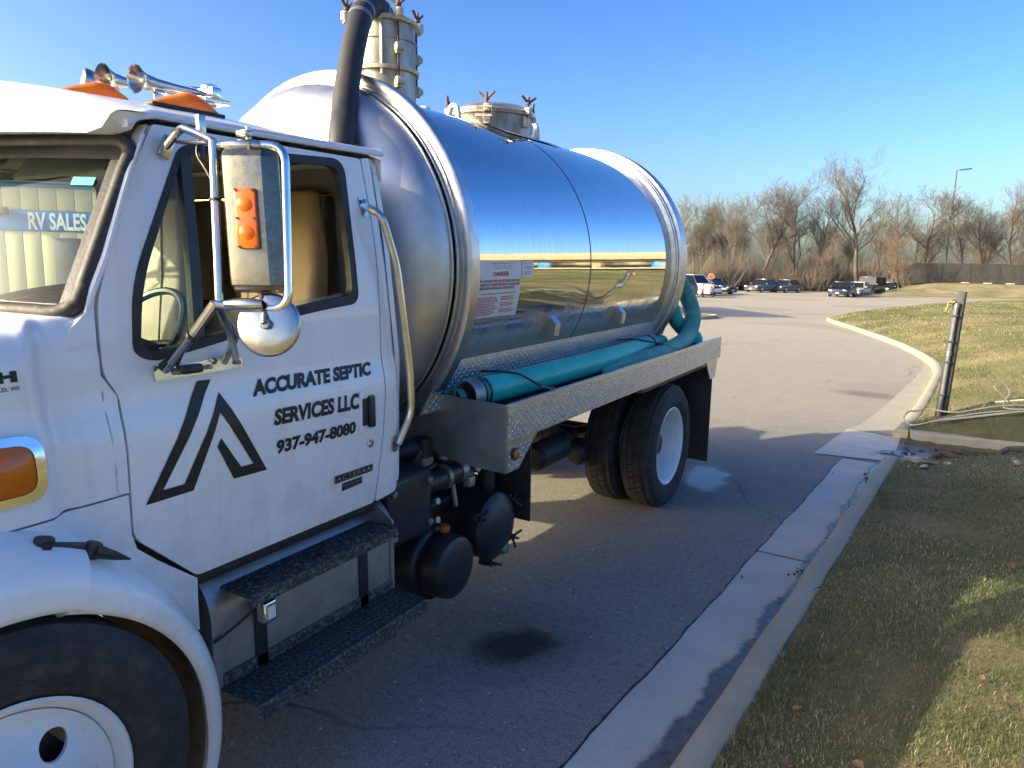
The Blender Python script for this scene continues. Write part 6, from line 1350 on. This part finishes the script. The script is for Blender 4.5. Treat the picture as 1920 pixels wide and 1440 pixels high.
# privacy fence on the mound
scr = NB('black_mesh_screen'); n = scr.noise(1.2, 6, scr.pos(), .65)
scr.set(Base_Color=scr.ramp(n, [(.35, (.012, .012, .013)), (.7, (.028, .028, .028))]), Roughness=.8); scr.bump(scr.noise(2.0, 3, scr.pos(), stretch=(1, 1, .3)), .8, .08)
FN = thing('screen_fence', 'black mesh privacy fence standing on the far mound', 'fence', (0, 0, 0))
fpts = [(-5.4, 111), (-4.4, 105.0)] + [(-4.4 + i * 3.05, 105.0 + .12 * i) for i in range(1, 19)]
for i, (a, c) in enumerate(zip(fpts, fpts[1:])):
    z0 = float(mound_h(np.array([a[0]]), np.array([a[1]]))[0]); z1 = float(mound_h(np.array([c[0]]), np.array([c[1]]))[0]); top0 = 3.98 if i else 3.75; top1 = 3.98
    n = 10
    def sc(u, v):
        x = a[0] + (c[0] - a[0]) * u; y = a[1] + (c[1] - a[1]) * u + .03 * math.sin(u * 9 + i) * math.sin(v * 3) ; return x, y, 1.38 + (top0 + (top1 - top0) * u - .05 * math.sin(u * PI) - 1.38) * v
    mk('fence_screen', [grid(sc, lin(.01, .99, n), lin(0, 1, 5))], scr.m, FN)
    mk('fence_post', [tube([(a[0], a[1] + .06, .3), (a[0], a[1] + .06, top0 + (.75 if i == 1 else .06))], .05, 8)], 'chassis', FN)
mk('fence_rail', [tube([(p[0], p[1] + .05, 3.9) for p in fpts[1:]], .03, 6)], 'chassis', FN)
for i in range(5): mk('fence_debris', [box((1.2 + i * 2.3, 104.3, 1.62), (.9, .15, .06), .02, rot=('Z', .05 * i))], 'paper', FN)

# =================================================================== BARE TREES
def branch_mesh(seed, H, spread=1., trunk_r=.3, levels=5, lean=0., fork=.35, upright=.5, twig_r=.008):
    r_ = random.Random(seed); seglist = {0: [], 1: []}
    def grow(p, d, L, r, lev, nseg):
        pts = [p]; rad = [r]
        for i in range(nseg):
            d = (d + Vector((r_.gauss(0, .10), r_.gauss(0, .10), r_.gauss(0, .06) + .05 * upright)) * (1 + lev * .35)).normalized()
            p = p + d * L / nseg; pts.append(p); rad.append(max(twig_r, r * (1 - .62 * (i + 1) / nseg)))
        seglist[0 if lev <= 1 else 1].append((pts, rad, 6 if lev == 0 else 4 if lev <= 2 else 3))
        if lev >= levels: return
        nb = {0: r_.randint(9, 13), 1: r_.randint(6, 9), 2: r_.randint(5, 7), 3: r_.randint(4, 5), 4: r_.randint(3, 4)}[lev]
        for k in range(nb):
            f = (fork + (1 - fork) * (k + r_.random()) / nb) if lev == 0 else (.18 + .82 * (k + r_.random()) / nb)
            i = min(nseg - 1, int(f * nseg)); q = pts[i].lerp(pts[i + 1], f * nseg - i)
            ax = Vector((r_.gauss(0, 1), r_.gauss(0, 1), r_.gauss(0, .5))); ax = (ax - d * ax.dot(d)); 
            if ax.length < 1e-3: continue
            ang = R(r_.uniform(28, 58) if lev else r_.uniform(30, 62) * spread); pd = (pts[i + 1] - pts[i]).normalized()
            nd = (pd * math.cos(ang) + ax.normalized() * math.sin(ang)).normalized(); nd = (nd + Vector((0, 0, .22 * upright))).normalized()
            ll = L * (r_.uniform(.38, .62) if lev else r_.uniform(.34, .58) * (1.15 - .5 * f)); rr = max(twig_r, min(rad[i] * .75, r * r_.uniform(.32, .52) * (1.1 - .5 * f)))
            grow(q, nd, ll, rr, lev + 1, 5 if lev < 2 else 3)
    grow(Vector((0, 0, -.1)), Vector((lean, 0, 1)).normalized(), H * .86, trunk_r, 0, 9)
    out = []
    for k in (0, 1):
        V = []; F = []
        for pts, rad, sg in seglist[k]:
            v, f = tube(pts, rad, sg, cap=False); o = len(V); V += v; F += [tuple(i + o for i in q) for q in f]
        me = bpy.data.meshes.new('tree'); me.from_pydata(V, [], F); me.update(); me.shade_smooth(); out.append(me)
    return out
bk = plain('grey_brown_bark', (.115, .098, .08), .9, 0, 0, .25, 3); tw2 = plain('twig_bark', (.135, .118, .10), .9, 0, 0, .2, .4); pale = plain('pale_bark', (.5, .46, .4), .85, 0, 0, .15, 3); red = plain('reddish_twig', (.16, .115, .09), .9, 0, 0, .2, .6)
KIND = {}
def tree_kind(nm, mats, **kw):
    a, c = branch_mesh(**kw); a.materials.append(mats[0]); c.materials.append(mats[1]); KIND[nm] = (a, c, max(v.co.z for v in c.vertices))
tree_kind('oak', (bk, tw2), seed=3, H=20, spread=1.0, trunk_r=.36, fork=.28, upright=.9)
tree_kind('tall', (bk, tw2), seed=8, H=22, spread=.9, trunk_r=.42, fork=.36, upright=1.0)
tree_kind('wide', (bk, tw2), seed=21, H=17, spread=1.15, trunk_r=.34, fork=.22, upright=.6, lean=.15)
tree_kind('thin', (bk, tw2), seed=34, H=15, spread=.7, trunk_r=.2, fork=.3, upright=.9, levels=4, twig_r=.010)
tree_kind('birch', (pale, tw2), seed=41, H=14, spread=.75, trunk_r=.17, fork=.25, upright=.8, levels=4, lean=.12, twig_r=.010)
tree_kind('small', (bk, red), seed=57, H=9, spread=1.0, trunk_r=.13, fork=.12, upright=.5, levels=4, twig_r=.009)
CAMR = cam.matrix_world.to_3x3()
def at_bearing(deg, d): return -math.sin(R(deg)) * d, math.cos(R(deg)) * d     # degrees left of +y
def tree(kind, x, y, H, rz, label, nm='bare_tree', z=0):
    a, c, h0 = KIND[kind]; t = thing(nm, label, 'tree', (x, y, z), (0, 0, rz), 'bare trees along the far edge'); s = H / h0; t.scale = (s * 1.12, s * 1.12, s * 1.06)
    for n_, me in (('trunk', a), ('crown', c)):
        o = bpy.data.objects.new(n_, me); COL.objects.link(o); o.parent = t
TREES = [('birch', -27.2, 82, 10.2, 3.3, 'slim pale-barked tree leaning beside the stop sign'),
         ('thin', -31.5, 90, 11.5, .4, 'thin bare tree partly hidden by the tank ring'),
         ('wide', -29.5, 96, 12, 1.2, 'bushy bare tree behind the white pickup'),
         ('oak', -26.0, 98, 12.5, 2.2, 'rounded bare tree behind the black sedan'),
         ('thin', -24.0, 92, 12, 5.0, 'slender bare tree left of the two sedans'),
         ('oak', -21.8, 99, 14, .3, 'large bare tree with crossing limbs behind the dark sedan'),
         ('wide', -18.0, 101, 14.5, 3.9, 'broad heavy-limbed bare tree behind the grey sedan'),
         ('thin', -16.2, 104, 12.5, 2.6, 'narrow bare tree right of the broad one'),
         ('tall', -10.6, 103, 17.8, 1.0, 'tallest bare tree, standing alone above the thicket'),
         ('thin', -12.8, 108, 8.5, 4.4, 'low thin tree at the left foot of the tallest tree'),
         ('thin', -6.8, 104, 12, 2.0, 'narrow broken-looking tree right of the tallest tree'),
         ('wide', -4.2, 107, 13.6, .2, 'wide bare tree leaning right before the lamp pole'),
         ('small', -5.6, 100, 7.5, 3.0, 'short crooked tree behind the fence corner'),
         ('thin', 1.2, 112, 13.5, .9, 'bare tree just right of the lamp pole'),
         ('oak', 3.0, 120, 12.5, 4.1, 'open-crowned bare tree behind the middle of the fence'),
         ('tall', 6.5, 116, 14.6, 3.2, 'bare tree with upswept limbs near the right end of the fence'),
         ('wide', 9.5, 125, 12, 5.2, 'bare tree behind the fence at the right edge'),
         ('small', -14.6, 99, 5.5, 1.1, 'small reddish tree still holding dead leaves')]
for i, (k, x, y, H, rz, lb) in enumerate(TREES): tree(k, x, y, H, rz, lb)
# trees beyond, thin and many
r_ = random.Random(17)
for i in range(32):
    bdeg = r_.uniform(-9, 24); d = r_.uniform(118, 165); x, y = at_bearing(bdeg, d)
    tree(r_.choice(['thin', 'thin', 'wide', 'oak', 'thin']), x, y, r_.uniform(8.5, 13), r_.uniform(0, 6.3), 'thin bare tree in the second row of the wood', 'woodland_tree')
# brushy thicket in front of the wood: sprays of stems and twigs that read as one mass
def thicket(name, path, n, h, depth, mat, seed, label, tw_n=26):
    r_ = np.random.default_rng(seed); P = np.array(path, float); seg = np.hypot(*(P[1:] - P[:-1]).T); cs = np.concatenate([[0], np.cumsum(seg)])
    V = []; F = []
    t = r_.uniform(0, cs[-1], n); bx = np.interp(t, cs, P[:, 0]); by = np.interp(t, cs, P[:, 1])
    dx = r_.uniform(0, depth, n); bx = bx - dx * .25 + r_.normal(0, .5, n); by = by + dx
    hh = h * r_.uniform(.45, 1.15, n) * (.75 + .25 * np.sin(t * .35 + seed) + .12 * np.sin(t * 1.3)) * (.8 + .4 * dx / depth)
    allV = []; allF = []; o = 0
    for i in range(n):
        m = tw_n; a = r_.uniform(0, 2 * PI, m); ln = hh[i] * r_.uniform(.3, 1., m); sp = r_.uniform(.05, .75, m)
        st0 = r_.uniform(0, .55, m) * hh[i] * (np.arange(m) > 5)
        x0 = bx[i] + np.cos(a) * st0 * .25; y0 = by[i] + np.sin(a) * st0 * .25; z0 = st0
        ex = x0 + np.cos(a) * ln * np.sin(sp); ey = y0 + np.sin(a) * ln * np.sin(sp); ez = z0 + ln * np.cos(sp) * .8
        w_ = np.where(np.arange(m) > 5, r_.uniform(.008, .018, m), r_.uniform(.02, .045, m)); px, py = -np.sin(a + .9) * w_, np.cos(a + .9) * w_
        kx_ = (x0 + ex) / 2 + r_.normal(0, .12, m); ky_ = (y0 + ey) / 2 + r_.normal(0, .12, m); kz_ = (z0 + ez) / 2 + r_.normal(0.05, .12, m)
        q = np.stack([np.stack([x0 - px, y0 - py, z0], 1), np.stack([x0 + px, y0 + py, z0], 1), np.stack([kx_ + px * .8, ky_ + py * .8, kz_], 1), np.stack([kx_ - px * .8, ky_ - py * .8, kz_], 1), np.stack([ex, ey, ez], 1)], 1).reshape(-1, 3)
        allV.append(q); b_ = o + np.arange(m)[:, None] * 5
        allF.append(np.concatenate([b_ + np.array([0, 1, 2]), b_ + np.array([0, 2, 3]), b_ + np.array([3, 2, 4])], 0)); o += m * 5
    me = bpy.data.meshes.new(name); me.from_pydata(np.concatenate(allV).tolist(), [], np.concatenate(allF).tolist()); me.update(); me.materials.append(mat)
    ob = bpy.data.objects.new(name, me); COL.objects.link(ob); ob['kind'] = 'stuff'; ob['label'] = label; ob['category'] = 'brush'; return ob
line1 = [(-62, 48), (-45, 63), (-31, 75), (-25.5, 80), (-20.5, 91), (-14, 100), (-9.5, 118)]
line2 = [(-14, 101), (-8, 104), (0, 112), (14, 126), (40, 150)]
thb = plain('brush_brown', (.155, .125, .095), .95, 0, 0, .3, .8); thg = plain('brush_grey', (.16, .14, .115), .95, 0, 0, .25, .8); thy = plain('brush_olive', (.2, .17, .075), .95, 0, 0, .25, .8)
thicket('thicket', line1, 2600, 4.6, 9, thb, 1, 'dense brown leafless brush along the edge of the far lot')
thicket('thicket', line1, 1200, 5.6, 16, thg, 2, 'taller grey brush behind the brown thicket')
thicket('thicket', line2, 1300, 5.0, 10, thb, 3, 'brown brush behind the mound and the fence')
thicket('thicket', line2, 800, 6.0, 24, thg, 4, 'grey woodland brush behind the fence')
thicket('thicket', line1, 420, 2.2, 2.5, thy, 5, 'low olive weeds at the foot of the thicket')
